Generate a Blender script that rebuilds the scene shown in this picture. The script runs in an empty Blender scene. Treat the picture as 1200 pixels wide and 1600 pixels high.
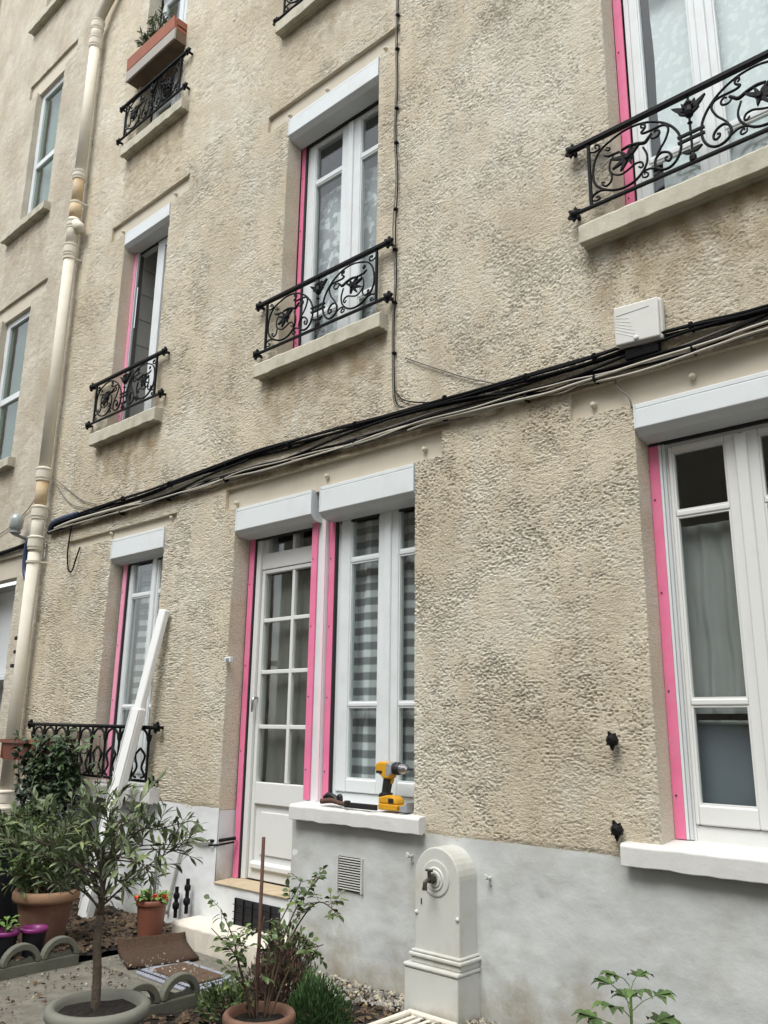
import bpy, bmesh, math, random
import numpy as np
from mathutils import Vector, Matrix
random.seed(7)
R = math.radians
scene = bpy.context.scene
COL = scene.collection

# ------------------------------------------------------------------ camera
cam_data = bpy.data.cameras.new('camera')
cam = bpy.data.objects.new('camera', cam_data)
COL.objects.link(cam)
cam_data.sensor_fit = 'VERTICAL'
cam_data.sensor_height = 36.0
cam_data.sensor_width = 27.0
cam_data.lens = 1299.3 / 1600 * 36.0
cam_data.clip_start = 0.05
cam_data.clip_end = 500
cam.matrix_world = Matrix(((0.7419871, 0.15819498, 0.65148253, 0.0),
                           (0.67029241, -0.19357048, -0.7164067, -3.4),
                           (0.01277584, 0.96824832, -0.2496637, 1.28),
                           (0, 0, 0, 1)))
scene.camera = cam

# ------------------------------------------------------------------ sky, sun, exposure
SUN = Vector((0.06, -0.50, 0.86)).normalized()
world = bpy.data.worlds.new('World')
scene.world = world
world.use_nodes = True
wn, wl = world.node_tree.nodes, world.node_tree.links
for n in list(wn):
    wn.remove(n)
sky = wn.new('ShaderNodeTexSky')
sky.sky_type = 'NISHITA'
sky.sun_disc = False
sky.sun_elevation = math.asin(SUN.z)
sky.sun_rotation = math.atan2(SUN.x, SUN.y)
sky.dust_density = 1.5
sky.air_density = 1.2
hs = wn.new('ShaderNodeHueSaturation')
hs.inputs['Saturation'].default_value = 0.22
bg = wn.new('ShaderNodeBackground')
bg.inputs['Strength'].default_value = 0.125
wo = wn.new('ShaderNodeOutputWorld')
wl.new(sky.outputs[0], hs.inputs['Color'])
wl.new(hs.outputs[0], bg.inputs[0])
wl.new(bg.outputs[0], wo.inputs[0])
sd = bpy.data.lights.new('sun', 'SUN')
sd.energy = 1.5
sd.angle = R(32)
sd.color = (1.0, 0.985, 0.955)
sun = bpy.data.objects.new('sun', sd)
COL.objects.link(sun)
sun.rotation_euler = SUN.to_track_quat('Z', 'Y').to_euler()
scene.view_settings.view_transform = 'Standard'
scene.view_settings.look = 'None'
scene.view_settings.exposure = 1.1
scene.view_settings.gamma = 1.0
scene.view_settings.use_curve_mapping = False

# ------------------------------------------------------------------ helpers
WORLD = {}                                   # object name -> world position of its origin


class MB:
    """collects geometry (world coordinates) for ONE mesh object"""

    def __init__(s):
        s.v, s.f = [], []

    def add(s, vs, fs):
        o = len(s.v)
        s.v += [tuple(p) for p in vs]
        s.f += [tuple(i + o for i in f) for f in fs]
        return s

    def box(s, x0, x1, y0, y1, z0, z1):
        x0, x1 = sorted((x0, x1)); y0, y1 = sorted((y0, y1)); z0, z1 = sorted((z0, z1))
        return s.add([(x0, y0, z0), (x1, y0, z0), (x1, y1, z0), (x0, y1, z0), (x0, y0, z1), (x1, y0, z1), (x1, y1, z1), (x0, y1, z1)],
                     [(0, 3, 2, 1), (4, 5, 6, 7), (0, 1, 5, 4), (1, 2, 6, 5), (2, 3, 7, 6), (3, 0, 4, 7)])

    def prism(s, poly, a, b, axis='x'):
        """poly in the two other axes, extruded from a to b along axis"""
        n = len(poly)

        def mk(t, p):
            return (t, p[0], p[1]) if axis == 'x' else ((p[0], t, p[1]) if axis == 'y' else (p[0], p[1], t))
        vs = [mk(a, p) for p in poly] + [mk(b, p) for p in poly]
        fs = [tuple(range(n))[::-1], tuple(range(n, 2 * n))]
        fs += [(i, (i + 1) % n, n + (i + 1) % n, n + i) for i in range(n)]
        return s.add(vs, fs)

    def tube(s, pts, r, n=6, closed=False, cap=True):
        pts = [Vector(p) for p in pts]
        m = len(pts)
        rs = r if isinstance(r, (list, tuple)) else [r] * m
        vs, fs = [], []
        prev = None
        for i, p in enumerate(pts):
            if closed:
                t = pts[(i + 1) % m] - pts[i - 1]
            else:
                t = pts[min(i + 1, m - 1)] - pts[max(i - 1, 0)]
            if t.length < 1e-9:
                t = Vector((0, 0, 1))
            t.normalize()
            if prev is None:
                ref = Vector((0, 0, 1)) if abs(t.z) < .9 else Vector((1, 0, 0))
                u = t.cross(ref).normalized()
            else:
                u = (prev - t * prev.dot(t))
                u = u.normalized() if u.length > 1e-6 else t.orthogonal().normalized()
            prev = u
            w = t.cross(u)
            for k in range(n):
                a = 2 * math.pi * k / n
                vs.append(p + (u * math.cos(a) + w * math.sin(a)) * rs[i])
        for i in range(m if closed else m - 1):
            j = (i + 1) % m
            for k in range(n):
                fs.append((i * n + k, i * n + (k + 1) % n, j * n + (k + 1) % n, j * n + k))
        if cap and not closed:
            fs.append(tuple(range(n))[::-1])
            fs.append(tuple((m - 1) * n + k for k in range(n)))
        return s.add(vs, fs)

    def lathe(s, prof, c, n=24, axis='z', close=True):
        """prof: list of (radius, height) from bottom to top"""
        vs, fs = [], []
        for r, h in prof:
            for k in range(n):
                a = 2 * math.pi * k / n
                x, y = r * math.cos(a), r * math.sin(a)
                if axis == 'z':
                    vs.append((c[0] + x, c[1] + y, c[2] + h))
                elif axis == 'y':
                    vs.append((c[0] + x, c[1] - h, c[2] + y))
                else:
                    vs.append((c[0] + h, c[1] + x, c[2] + y))
        m = len(prof)
        for i in range(m - 1):
            for k in range(n):
                fs.append((i * n + k, i * n + (k + 1) % n, (i + 1) * n + (k + 1) % n, (i + 1) * n + k))
        if close:
            fs.append(tuple(range(n))[::-1])
            fs.append(tuple((m - 1) * n + k for k in range(n)))
        return s.add(vs, fs)

    def leaf(s, p, d, nrm, L, W, bend=.15, fold=.12, wide=.45):
        p, d, nrm = Vector(p), Vector(d).normalized(), Vector(nrm)
        side = d.cross(nrm)
        side = side.normalized() if side.length > 1e-5 else d.orthogonal().normalized()
        up = side.cross(d).normalized()
        m = p + d * L * wide + up * L * bend * .5
        m2 = p + d * L * .78 + up * L * bend * .35
        tip = p + d * L - up * L * bend * .3
        vs = [p, m + side * W / 2 + up * W * fold, m, m - side * W / 2 + up * W * fold,
              m2 + side * W * .33 + up * W * fold, m2, m2 - side * W * .33 + up * W * fold, tip]
        return s.add(vs, [(0, 2, 1), (0, 3, 2), (1, 2, 5, 4), (2, 3, 6, 5), (4, 5, 7), (5, 6, 7)])

    def build(s, name, mat, parent=None, smooth=False, bevel=0, seg=2, fix=False):
        v = np.array(s.v, dtype=float)
        lo, hi = v.min(0), v.max(0)
        org = Vector(((lo[0] + hi[0]) / 2, (lo[1] + hi[1]) / 2, lo[2]))
        me = bpy.data.meshes.new(name)
        me.from_pydata((v - np.array(org)).tolist(), [], s.f)
        if fix:
            bm = bmesh.new(); bm.from_mesh(me)
            bmesh.ops.recalc_face_normals(bm, faces=bm.faces)
            bm.to_mesh(me); bm.free()
        return finish(name, me, mat, org, parent, smooth, bevel, seg)


def finish(name, me, mat, org, parent=None, smooth=False, bevel=0, seg=2):
    if smooth:
        me.polygons.foreach_set('use_smooth', [True] * len(me.polygons))
    o = bpy.data.objects.new(name, me)
    COL.objects.link(o)
    if mat is not None:
        me.materials.append(mat)
    place(o, org, parent)
    if bevel:
        b = o.modifiers.new('bevel', 'BEVEL')
        b.width = bevel; b.segments = seg; b.limit_method = 'ANGLE'; b.angle_limit = R(35)
        if not smooth:
            me.polygons.foreach_set('use_smooth', [False] * len(me.polygons))
    return o


def place(o, org, parent):
    org = Vector(org)
    WORLD[o.name] = org
    if parent is not None:
        o.parent = parent
        o.location = org - WORLD[parent.name]
    else:
        o.location = org


def tag(o, label, cat, group=None, kind=None):
    if label: o['label'] = label
    if cat: o['category'] = cat
    if group: o['group'] = group
    if kind: o['kind'] = kind
    return o


def empty(name, loc, label=None, cat=None, group=None, parent=None):
    o = bpy.data.objects.new(name, None)
    COL.objects.link(o)
    o.empty_display_size = .1
    place(o, loc, parent)
    return tag(o, label, cat, group)


def spline(pts, k=6):
    """Catmull-Rom through pts"""
    P = [Vector(p) for p in pts]
    P = [P[0] * 2 - P[1]] + P + [P[-1] * 2 - P[-2]]
    out = []
    for i in range(1, len(P) - 2):
        a, b, c, d = P[i - 1], P[i], P[i + 1], P[i + 2]
        for j in range(k):
            t = j / k
            out.append(.5 * ((2 * b) + (c - a) * t + (2 * a - 5 * b + 4 * c - d) * t * t + (3 * b - a - 3 * c + d) * t ** 3))
    out.append(P[-2])
    return out


_perm = {}


def perlin(x, y, seed=0):
    if seed not in _perm:
        rng = np.random.RandomState(seed)
        p = rng.permutation(256)
        _perm[seed] = (np.concatenate([p, p]), rng.uniform(0, 2 * np.pi, 256))
    p, ang = _perm[seed]
    xi = np.floor(x).astype(int); yi = np.floor(y).astype(int)
    xf = x - xi; yf = y - yi
    u = xf * xf * xf * (xf * (xf * 6 - 15) + 10); v = yf * yf * yf * (yf * (yf * 6 - 15) + 10)

    def g(ix, iy, dx, dy):
        a = ang[p[p[ix & 255] + (iy & 255)]]
        return np.cos(a) * dx + np.sin(a) * dy
    n0 = g(xi, yi, xf, yf) * (1 - u) + g(xi + 1, yi, xf - 1, yf) * u
    n1 = g(xi, yi + 1, xf, yf - 1) * (1 - u) + g(xi + 1, yi + 1, xf - 1, yf - 1) * u
    return (n0 * (1 - v) + n1 * v) * 1.5


# ------------------------------------------------------------------ materials
MATS = {}


def nodes(name):
    m = bpy.data.materials.new(name)
    m.use_nodes = True
    nt = m.node_tree
    b = nt.nodes['Principled BSDF']
    return m, nt, b


def ramp(nt, fac, stops):
    r = nt.nodes.new('ShaderNodeValToRGB')
    els = r.color_ramp.elements
    while len(els) < len(stops):
        els.new(.5)
    for e, (p, c) in zip(els, stops):
        e.position = p
        e.color = (*c, 1) if len(c) == 3 else c
    nt.links.new(fac, r.inputs[0])
    return r.outputs[0]


def noise(nt, scale, detail=5, rough=.6, vec=None, stretch=None):
    tc = nt.nodes.new('ShaderNodeTexCoord')
    src = tc.outputs['Object']
    if stretch:
        mp = nt.nodes.new('ShaderNodeMapping')
        mp.inputs['Scale'].default_value = stretch
        nt.links.new(src, mp.inputs[0])
        src = mp.outputs[0]
    n = nt.nodes.new('ShaderNodeTexNoise')
    n.inputs['Scale'].default_value = scale
    n.inputs['Detail'].default_value = detail
    n.inputs['Roughness'].default_value = rough
    nt.links.new(src, n.inputs['Vector'])
    return n.outputs['Fac']


def mixc(nt, fac, a, b, mode='MIX'):
    m = nt.nodes.new('ShaderNodeMix')
    m.data_type = 'RGBA'
    m.blend_type = mode
    for sock, val in ((m.inputs[0], fac), (m.inputs[6], a), (m.inputs[7], b)):
        if isinstance(val, (int, float)):
            sock.default_value = val
        elif isinstance(val, tuple):
            sock.default_value = (*val, 1)
        else:
            nt.links.new(val, sock)
    return m.outputs[2]


def bump(nt, b, h, strength=.3, dist=.01):
    n = nt.nodes.new('ShaderNodeBump')
    n.inputs['Strength'].default_value = strength
    n.inputs['Distance'].default_value = dist
    nt.links.new(h, n.inputs['Height'])
    nt.links.new(n.outputs[0], b.inputs['Normal'])


def mat(name, col, rough=.6, var=.25, scale=12, bmp=.15, bscale=60, metal=0, dirt=None, dirt_scale=5, dirt_amt=.5, island=False, spec=.4, bdist=.004, stretch=None):
    """plain procedural surface: base colour with noise variation, optional dirt patches and fine bump"""
    m, nt, b = nodes(name)
    dark = tuple(c * (1 - var) for c in col)
    lite = tuple(min(1, c * (1 + var * .7)) for c in col)
    c = ramp(nt, noise(nt, scale, stretch=stretch), [(.3, dark), (.72, lite)])
    if dirt:
        f = ramp(nt, noise(nt, dirt_scale, 7, .65), [(.48, (0, 0, 0)), (.75, (dirt_amt,) * 3)])
        c = mixc(nt, f, c, dirt)
    if island:
        g = nt.nodes.new('ShaderNodeNewGeometry')
        k = ramp(nt, g.outputs['Random Per Island'], [(0, (.55, .55, .5)), (.6, (1, 1, 1)), (1, (1.7, 1.6, 1.2))])
        c = mixc(nt, 1.0, c, k, 'MULTIPLY')
    nt.links.new(c, b.inputs['Base Color'])
    b.inputs['Roughness'].default_value = rough
    b.inputs['Metallic'].default_value = metal
    b.inputs['Specular IOR Level'].default_value = spec
    if bmp:
        bump(nt, b, noise(nt, bscale, 4), bmp, bdist)
    MATS[name] = m
    return m


def stucco(name, base, stain, pale):
    m, nt, b = nodes(name)
    at = nt.nodes.new('ShaderNodeAttribute')
    at.attribute_name = 'weather'
    sp = nt.nodes.new('ShaderNodeSeparateColor')
    nt.links.new(at.outputs['Color'], sp.inputs[0])
    c = ramp(nt, noise(nt, 3.0, 6, .65), [(.3, tuple(x * .86 for x in base)), (.7, tuple(x * 1.1 for x in base))])
    fine = ramp(nt, noise(nt, 90, 4, .7), [(.3, (.8, .79, .77)), (.7, (1.1, 1.1, 1.1))])
    c = mixc(nt, sp.outputs[1], c, pale)
    c = mixc(nt, sp.outputs[0], c, stain)
    c = mixc(nt, 1.0, c, fine, 'MULTIPLY')
    nt.links.new(c, b.inputs['Base Color'])
    b.inputs['Roughness'].default_value = .95
    b.inputs['Specular IOR Level'].default_value = .15
    ad = nt.nodes.new('ShaderNodeMath'); ad.operation = 'ADD'
    nt.links.new(noise(nt, 150, 6, .7), ad.inputs[0])
    nt.links.new(noise(nt, 46, 4, .65, stretch=(.6, 1, 1.5)), ad.inputs[1])
    bump(nt, b, ad.outputs[0], .8, .010)
    MATS[name] = m
    return m


M_STUCCO = stucco('stucco', (.65, .583, .452), (.38, .305, .20), (.73, .70, .60))
M_STUCCO2 = stucco('stucco_neighbour', (.56, .51, .41), (.34, .275, .19), (.66, .62, .53))
M_PLINTH = mat('white_plinth_paint', (.51, .53, .515), .8, .16, 1.7, .30, 18, dirt=(.36, .35, .30), dirt_scale=3.2, dirt_amt=.75, bdist=.010)
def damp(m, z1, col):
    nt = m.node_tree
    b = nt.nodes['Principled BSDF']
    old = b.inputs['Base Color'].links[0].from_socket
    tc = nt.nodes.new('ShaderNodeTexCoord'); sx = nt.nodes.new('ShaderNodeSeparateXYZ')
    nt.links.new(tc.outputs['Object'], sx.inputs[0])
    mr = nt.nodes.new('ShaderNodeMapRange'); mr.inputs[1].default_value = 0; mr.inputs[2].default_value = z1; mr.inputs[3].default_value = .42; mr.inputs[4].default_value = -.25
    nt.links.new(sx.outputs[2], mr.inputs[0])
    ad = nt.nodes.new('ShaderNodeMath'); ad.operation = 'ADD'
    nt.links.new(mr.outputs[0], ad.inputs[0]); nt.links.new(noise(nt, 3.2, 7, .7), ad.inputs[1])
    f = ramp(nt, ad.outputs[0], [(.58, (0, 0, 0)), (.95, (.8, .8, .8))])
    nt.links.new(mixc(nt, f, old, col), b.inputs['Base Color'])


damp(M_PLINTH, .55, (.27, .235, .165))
M_BAND = mat('cream_lintel', (.56, .51, .41), .85, .10, 5, .2, 60, dirt=(.38, .33, .26), dirt_amt=.45)
M_STONE = mat('sill_stone', (.50, .47, .38), .9, .16, 9, .3, 70, dirt=(.25, .25, .17), dirt_scale=7, dirt_amt=.75)
M_SILLW = mat('sill_white_paint', (.60, .60, .575), .6, .08, 8, .3, 34, dirt=(.52, .51, .46), dirt_scale=9, dirt_amt=.4)
M_PVC = mat('white_pvc', (.66, .70, .705), .4, .05, 3, .06, 30, spec=.4, dirt=(.52, .53, .50), dirt_scale=5, dirt_amt=.5)
M_WOODW = mat('white_wood_paint', (.67, .68, .66), .5, .06, 6, .1, 40, dirt=(.55, .53, .48), dirt_scale=6, dirt_amt=.3)
M_FRAMEG = mat('grey_pvc_profile', (.55, .58, .59), .4, .04, 4, 0)
M_PINK = mat('pink_strip', (.76, .185, .335), .6, .12, 5, .12, 30, spec=.3, dirt=(.62, .28, .37), dirt_scale=6, dirt_amt=.6)
M_PINKP = mat('pale_pink_strip', (.82, .33, .47), .6, .08, 5, .05, 40, spec=.3)
M_GASKET = mat('black_gasket', (.02, .02, .022), .6, .1, 5, 0)
M_IRON = mat('black_iron', (.005, .005, .006), .6, .3, 30, .3, 90, spec=.18, bdist=.002)
M_PIPE = mat('cream_pipe_paint', (.68, .64, .54), .8, .10, 4, .15, 30, dirt=(.40, .33, .22), dirt_scale=4, dirt_amt=.5, spec=.2)
M_RUST = mat('rusty_pipe', (.58, .47, .30), .8, .2, 6, .2, 40, dirt=(.42, .19, .06), dirt_scale=11, dirt_amt=.9)
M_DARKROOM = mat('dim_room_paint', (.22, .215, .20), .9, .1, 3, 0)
M_TILEROOM = mat('grey_wall_tile', (.62, .61, .57), .3, .06, 6, 0, spec=.5)
M_CABLEB = mat('black_cable', (.007, .007, .008), .8, .2, 20, 0, spec=.12)
M_CABLEW = mat('cream_cable', (.42, .395, .33), .6, .15, 10, 0)
M_CABLEG = mat('grey_cable', (.14, .13, .115), .6, .2, 10, 0)
M_BLUE = mat('blue_conduit', (.018, .035, .09), .45, .15, 20, 0)
M_JBOX = mat('grey_white_plastic', (.62, .62, .58), .5, .05, 6, .05, 50, dirt=(.45, .44, .38), dirt_amt=.4)
M_TERRA = mat('terracotta', (.165, .085, .055), .85, .18, 9, .2, 60, dirt=(.27, .19, .13), dirt_scale=6, dirt_amt=.5)
M_TERRAP = mat('terracotta_plastic', (.19, .068, .042), .55, .12, 7, .06, 40)
M_TERRAL = mat('terracotta_light', (.26, .155, .09), .8, .12, 8, .15, 60)
M_POTG = mat('grey_stone_pot', (.18, .18, .15), .8, .12, 9, .2, 60, dirt=(.22, .22, .17), dirt_amt=.5)
M_SOIL = mat('soil', (.016, .012, .009), .95, .4, 30, .8, 60, bdist=.02)
M_PURPLE = mat('purple_plastic', (.17, .02, .12), .4, .1, 8, 0)
M_DARKPOT = mat('dark_blue_plastic', (.009, .010, .014), .45, .1, 8, 0)
M_CONC = mat('concrete', (.17, .16, .13), .95, .3, 14, .8, 60, dirt=(.11, .10, .075), dirt_scale=6, dirt_amt=.8, bdist=.006)
M_EDGE = mat('edging_concrete', (.13, .13, .105), .95, .18, 9, .4, 50, dirt=(.14, .15, .09), dirt_scale=7, dirt_amt=.6, bdist=.006)
M_COIR = mat('coir_mat', (.07, .042, .026), 1, .3, 60, .9, 160, bdist=.008)
M_COIRT = mat('coir_mat_trim', (.12, .075, .048), 1, .3, 60, .9, 160, bdist=.008)
M_MATB = mat('mat_border', (.26, .27, .31), .9, .2, 20, .2, 60)
M_MATD = mat('mat_pattern_dark', (.03, .033, .05), .9, .2, 20, 0)
M_STEP = mat('worn_white_step', (.66, .62, .53), .85, .12, 6, .35, 40, dirt=(.36, .32, .25), dirt_scale=5, dirt_amt=.5)
M_THRESH = mat('worn_yellow_threshold', (.45, .37, .25), .85, .18, 7, .3, 50, dirt=(.3, .22, .13), dirt_amt=.6)
M_BARK = mat('bark', (.105, .082, .06), .95, .3, 30, .8, 70, bdist=.006)
M_TWIG = mat('twig', (.085, .055, .035), .9, .2, 30, .2, 80)
M_ROD = mat('rusty_rod', (.10, .05, .035), .85, .3, 30, .3, 90)
M_OLIVE = mat('olive_leaf', (.125, .165, .085), .5, .2, 8, 0, island=True, spec=.45)
M_SHRUB = mat('shrub_leaf', (.085, .13, .05), .5, .2, 8, 0, island=True, spec=.4)
M_DARKLEAF = mat('climber_leaf', (.035, .062, .028), .5, .2, 8, 0, island=True, spec=.4)
M_ROSELEAF = mat('rose_leaf', (.09, .135, .05), .45, .2, 8, 0, island=True, spec=.45)
M_FRESH = mat('fresh_leaf', (.13, .22, .05), .5, .15, 8, 0, island=True)
M_CHESTNUT = mat('palmate_leaf', (.075, .13, .04), .5, .15, 8, 0, island=True)
M_HEATHER = mat('heather_sprigs', (.085, .08, .045), .9, .3, 20, 0, island=True)
M_CONIFER = mat('conifer_sprigs', (.05, .11, .035), .8, .3, 20, 0, island=True)
M_MAUVE = mat('faded_flower', (.14, .07, .075), .9, .2, 20, 0, island=True)
M_RED = mat('red_petals', (.62, .09, .05), .7, .15, 20, 0, island=True)
M_YELLOW = mat('yellow_petals', (.75, .42, .03), .6, .1, 20, 0)
M_DRILLY = mat('yellow_tool_plastic', (.60, .30, .015), .45, .05, 10, .05, 60)
M_DRILLK = mat('black_tool_plastic', (.018, .018, .018), .5, .2, 20, .1, 60)
M_CHROME = mat('brushed_chuck', (.5, .5, .5), .3, .1, 20, .1, 90, metal=1)
M_BRASS = mat('old_tap_metal', (.09, .08, .065), .5, .25, 20, .2, 60, metal=.7)
M_GREYP = mat('grey_plastic', (.28, .29, .30), .5, .08, 10, 0)
M_FOUNT = mat('cream_white_cast_iron', (.55, .555, .515), .4, .05, 6, .15, 40, dirt=(.40, .37, .28), dirt_scale=6, dirt_amt=.75)
M_FOUNTB = mat('fountain_base_paint', (.55, .555, .515), .45, .06, 6, .2, 40, dirt=(.40, .37, .28), dirt_scale=6, dirt_amt=.7)
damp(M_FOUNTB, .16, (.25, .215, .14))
M_CHIP = mat('bark_chips', (.085, .060, .042), .95, .3, 20, .4, 60, island=True)
M_GRAVEL = mat('gravel_stones', (.30, .285, .26), .95, .3, 30, .3, 60, island=True)
M_OPP = mat('opposite_render', (.38, .34, .28), .95, .15, 2, .3, 20)
M_CURTG = mat('grey_sheer', (.30, .30, .298), .9, .1, 4, 0)
M_CURTB = mat('blue_grey_sheer', (.16, .18, .21), .9, .1, 4, 0)
M_BLIND = mat('pale_green_blind', (.36, .41, .37), .7, .08, 4, 0)


def glass(name, tint=(.92, .95, .94), refl=1.0):
    m = bpy.data.materials.new(name)
    m.use_nodes = True
    nt = m.node_tree
    nt.nodes.remove(nt.nodes['Principled BSDF'])
    out = nt.nodes['Material Output']
    t = nt.nodes.new('ShaderNodeBsdfTransparent'); t.inputs[0].default_value = (*tint, 1)
    g = nt.nodes.new('ShaderNodeBsdfGlossy'); g.inputs['Roughness'].default_value = .015
    g.inputs[0].default_value = (refl, refl, refl, 1)
    fr = nt.nodes.new('ShaderNodeFresnel')
    ge = nt.nodes.new('ShaderNodeNewGeometry')          # same reflectance on the inner face of the pane
    mr = nt.nodes.new('ShaderNodeMapRange'); mr.inputs[3].default_value = 1.5; mr.inputs[4].default_value = 1 / 1.5
    nt.links.new(ge.outputs['Backfacing'], mr.inputs[0]); nt.links.new(mr.outputs[0], fr.inputs[0])
    bm_ = nt.nodes.new('ShaderNodeBump'); bm_.inputs['Strength'].default_value = .04; bm_.inputs['Distance'].default_value = .02
    nt.links.new(noise(nt, 1.6, 2), bm_.inputs['Height'])
    nt.links.new(bm_.outputs[0], g.inputs['Normal'])
    mx = nt.nodes.new('ShaderNodeMixShader')
    nt.links.new(fr.outputs[0], mx.inputs[0]); nt.links.new(t.outputs[0], mx.inputs[1]); nt.links.new(g.outputs[0], mx.inputs[2])
    nt.links.new(mx.outputs[0], out.inputs[0])
    MATS[name] = m
    return m


M_GLASS = glass('window_glass')
M_GLASSG = glass('green_old_glass', (.72, .80, .75))


def lace(name, col, cover, scale, lo, hi, thresh=.5):
    """sheer curtain: threads with gaps; woven motif denser"""
    m = bpy.data.materials.new(name)
    m.use_nodes = True
    nt = m.node_tree
    b = nt.nodes['Principled BSDF']
    b.inputs['Base Color'].default_value = (*col, 1)
    b.inputs['Roughness'].default_value = .9
    f = ramp(nt, noise(nt, scale, 3, .5), [(thresh - .04, (lo,) * 3), (thresh + .04, (hi,) * 3)])
    t = nt.nodes.new('ShaderNodeBsdfTransparent')
    mx = nt.nodes.new('ShaderNodeMixShader')
    nt.links.new(f, mx.inputs[0]); nt.links.new(t.outputs[0], mx.inputs[1]); nt.links.new(b.outputs[0], mx.inputs[2])
    nt.links.new(mx.outputs[0], nt.nodes['Material Output'].inputs[0])
    MATS[name] = m
    return m


M_LACE = lace('swan_lace', (.80, .81, .83), .6, 11, .42, .88, .54)
M_BUTTER = lace('butterfly_sheer', (.86, .885, .91), .9, 24, .88, 1.0, .55)


def gingham(name):
    m, nt, b = nodes(name)
    tc = nt.nodes.new('ShaderNodeTexCoord')
    sx = nt.nodes.new('ShaderNodeSeparateXYZ')
    nt.links.new(tc.outputs['Object'], sx.inputs[0])

    def stripe(sock, period):
        d = nt.nodes.new('ShaderNodeMath'); d.operation = 'DIVIDE'; d.inputs[1].default_value = period
        nt.links.new(sock, d.inputs[0])
        f = nt.nodes.new('ShaderNodeMath'); f.operation = 'FRACT'
        nt.links.new(d.outputs[0], f.inputs[0])
        return ramp(nt, f.outputs[0], [(.42, (0, 0, 0)), (.5, (1, 1, 1)), (.92, (1, 1, 1)), (1, (0, 0, 0))])
    a, c = stripe(sx.outputs[2], .088), stripe(sx.outputs[0], .115)
    bw = nt.nodes.new('ShaderNodeRGBToBW')
    m1 = mixc(nt, .34, a, c)
    nt.links.new(m1, bw.inputs[0])
    col = ramp(nt, bw.outputs[0], [(0, (.16, .165, .18)), (.5, (.32, .33, .35)), (1, (.74, .76, .78))])
    nt.links.new(col, b.inputs['Base Color'])
    b.inputs['Roughness'].default_value = .95
    MATS[name] = m
    return m


M_GINGHAM = gingham('gingham_cloth')

# ================================================================== GROUND
g = MB()
g.add([(-150, -150, -.02), (150, -150, -.02), (150, 150, -.02), (-150, 150, -.02)], [(0, 1, 2, 3)])
tag(g.build('ground', mat('courtyard_ground', (.10, .095, .085), .95, .2, 1.5, .4, 30)), None, None, kind='structure')


def rough_sheet(name, x0, x1, y0, y1, z, amp, step, m, seed, sc=.12):
    nx, ny = int((x1 - x0) / step) + 1, int((y1 - y0) / step) + 1
    xs, ys = np.linspace(x0, x1, nx), np.linspace(y0, y1, ny)
    X, Y = np.meshgrid(xs, ys)
    H = z + amp * (perlin(X / sc, Y / sc, seed) + .5 * perlin(X / sc * 2.3, Y / sc * 2.3, seed + 1))
    mb = MB()
    mb.v = np.stack([X, Y, H], -1).reshape(-1, 3).tolist()
    mb.f = [(j * nx + i, j * nx + i + 1, (j + 1) * nx + i + 1, (j + 1) * nx + i) for j in range(ny - 1) for i in range(nx - 1)]
    return mb.build(name, m, smooth=True)


# flower beds left and right of the path, path of poured concrete between them
tag(rough_sheet('flower_bed_soil', -9.5, -4.60, -3.2, -.005, .035, .03, .05, M_SOIL, 3), None, None, kind='structure')
tag(rough_sheet('garden_soil', -3.53, -.2, -2.6, -.005, .012, .016, .04, M_SOIL, 9), None, None, kind='structure')
tag(rough_sheet('path', -4.60, -3.53, -4.5, -.70, .006, .003, .05, M_CONC, 5, .3), None, None, kind='structure')
slab = MB().box(-4.56, -3.64, -.735, -.217, -.02, .020)
tag(slab.build('doorstep_slab', M_CONC, bevel=.012), None, None, kind='structure')


def chips(name, n, region, z, size, m, flat, seed, hf=None):
    rnd = random.Random(seed)
    mb = MB()
    for _ in range(n):
        x, y = rnd.uniform(*region[0]), rnd.uniform(*region[1])
        if hf and not hf(x, y):
            continue
        s = size * rnd.uniform(.5, 1.5)
        q = Matrix.Rotation(rnd.uniform(0, 6.28), 3, 'Z') @ Matrix.Rotation(rnd.uniform(-.5, .5), 3, 'X')
        a, b_, c = s * rnd.uniform(.7, 1.6), s * rnd.uniform(.4, .8), s * flat
        vs = [q @ Vector(p) + Vector((x, y, z + rnd.uniform(0, .012))) for p in
              ((-a, -b_, 0), (a, -b_ * .6, 0), (a * .8, b_, 0), (-a * .7, b_ * .8, 0), (-a * .5, -b_ * .5, c), (a * .5, -b_ * .3, c), (a * .4, b_ * .5, c), (-a * .4, b_ * .4, c))]
        mb.add(vs, [(4, 5, 6, 7), (0, 1, 5, 4), (1, 2, 6, 5), (2, 3, 7, 6), (3, 0, 4, 7)])
    return mb.build(name, m)


tag(chips('bark_mulch', 5200, ((-7.2, -4.62), (-1.6, -.03)), .045, .016, M_CHIP, .35, 11), 'brown bark mulch covering the bed beside the left pots', 'mulch', kind='stuff')
tag(chips('garden_litter', 2600, ((-3.5, -2.0), (-1.7, -.03)), .015, .014, M_CHIP, .35, 12), 'dark bark litter around the potted rose and shrubs', 'mulch', kind='stuff')
tag(chips('gravel', 2600, ((-3.5, -1.2), (-.42, -.02)), .018, .010, M_GRAVEL, .6, 13, lambda x, y: y > -.30 + .1 * math.sin(x * 4)), 'grey gravel and plaster crumbs along the foot of the wall', 'gravel', kind='stuff')
tag(chips('plaster_crumbs', 160, ((-4.5, -3.6), (-1.9, -.25)), .012, .006, M_GRAVEL, .5, 14), 'pale plaster crumbs scattered on the concrete path', 'crumbs', kind='stuff')

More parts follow.
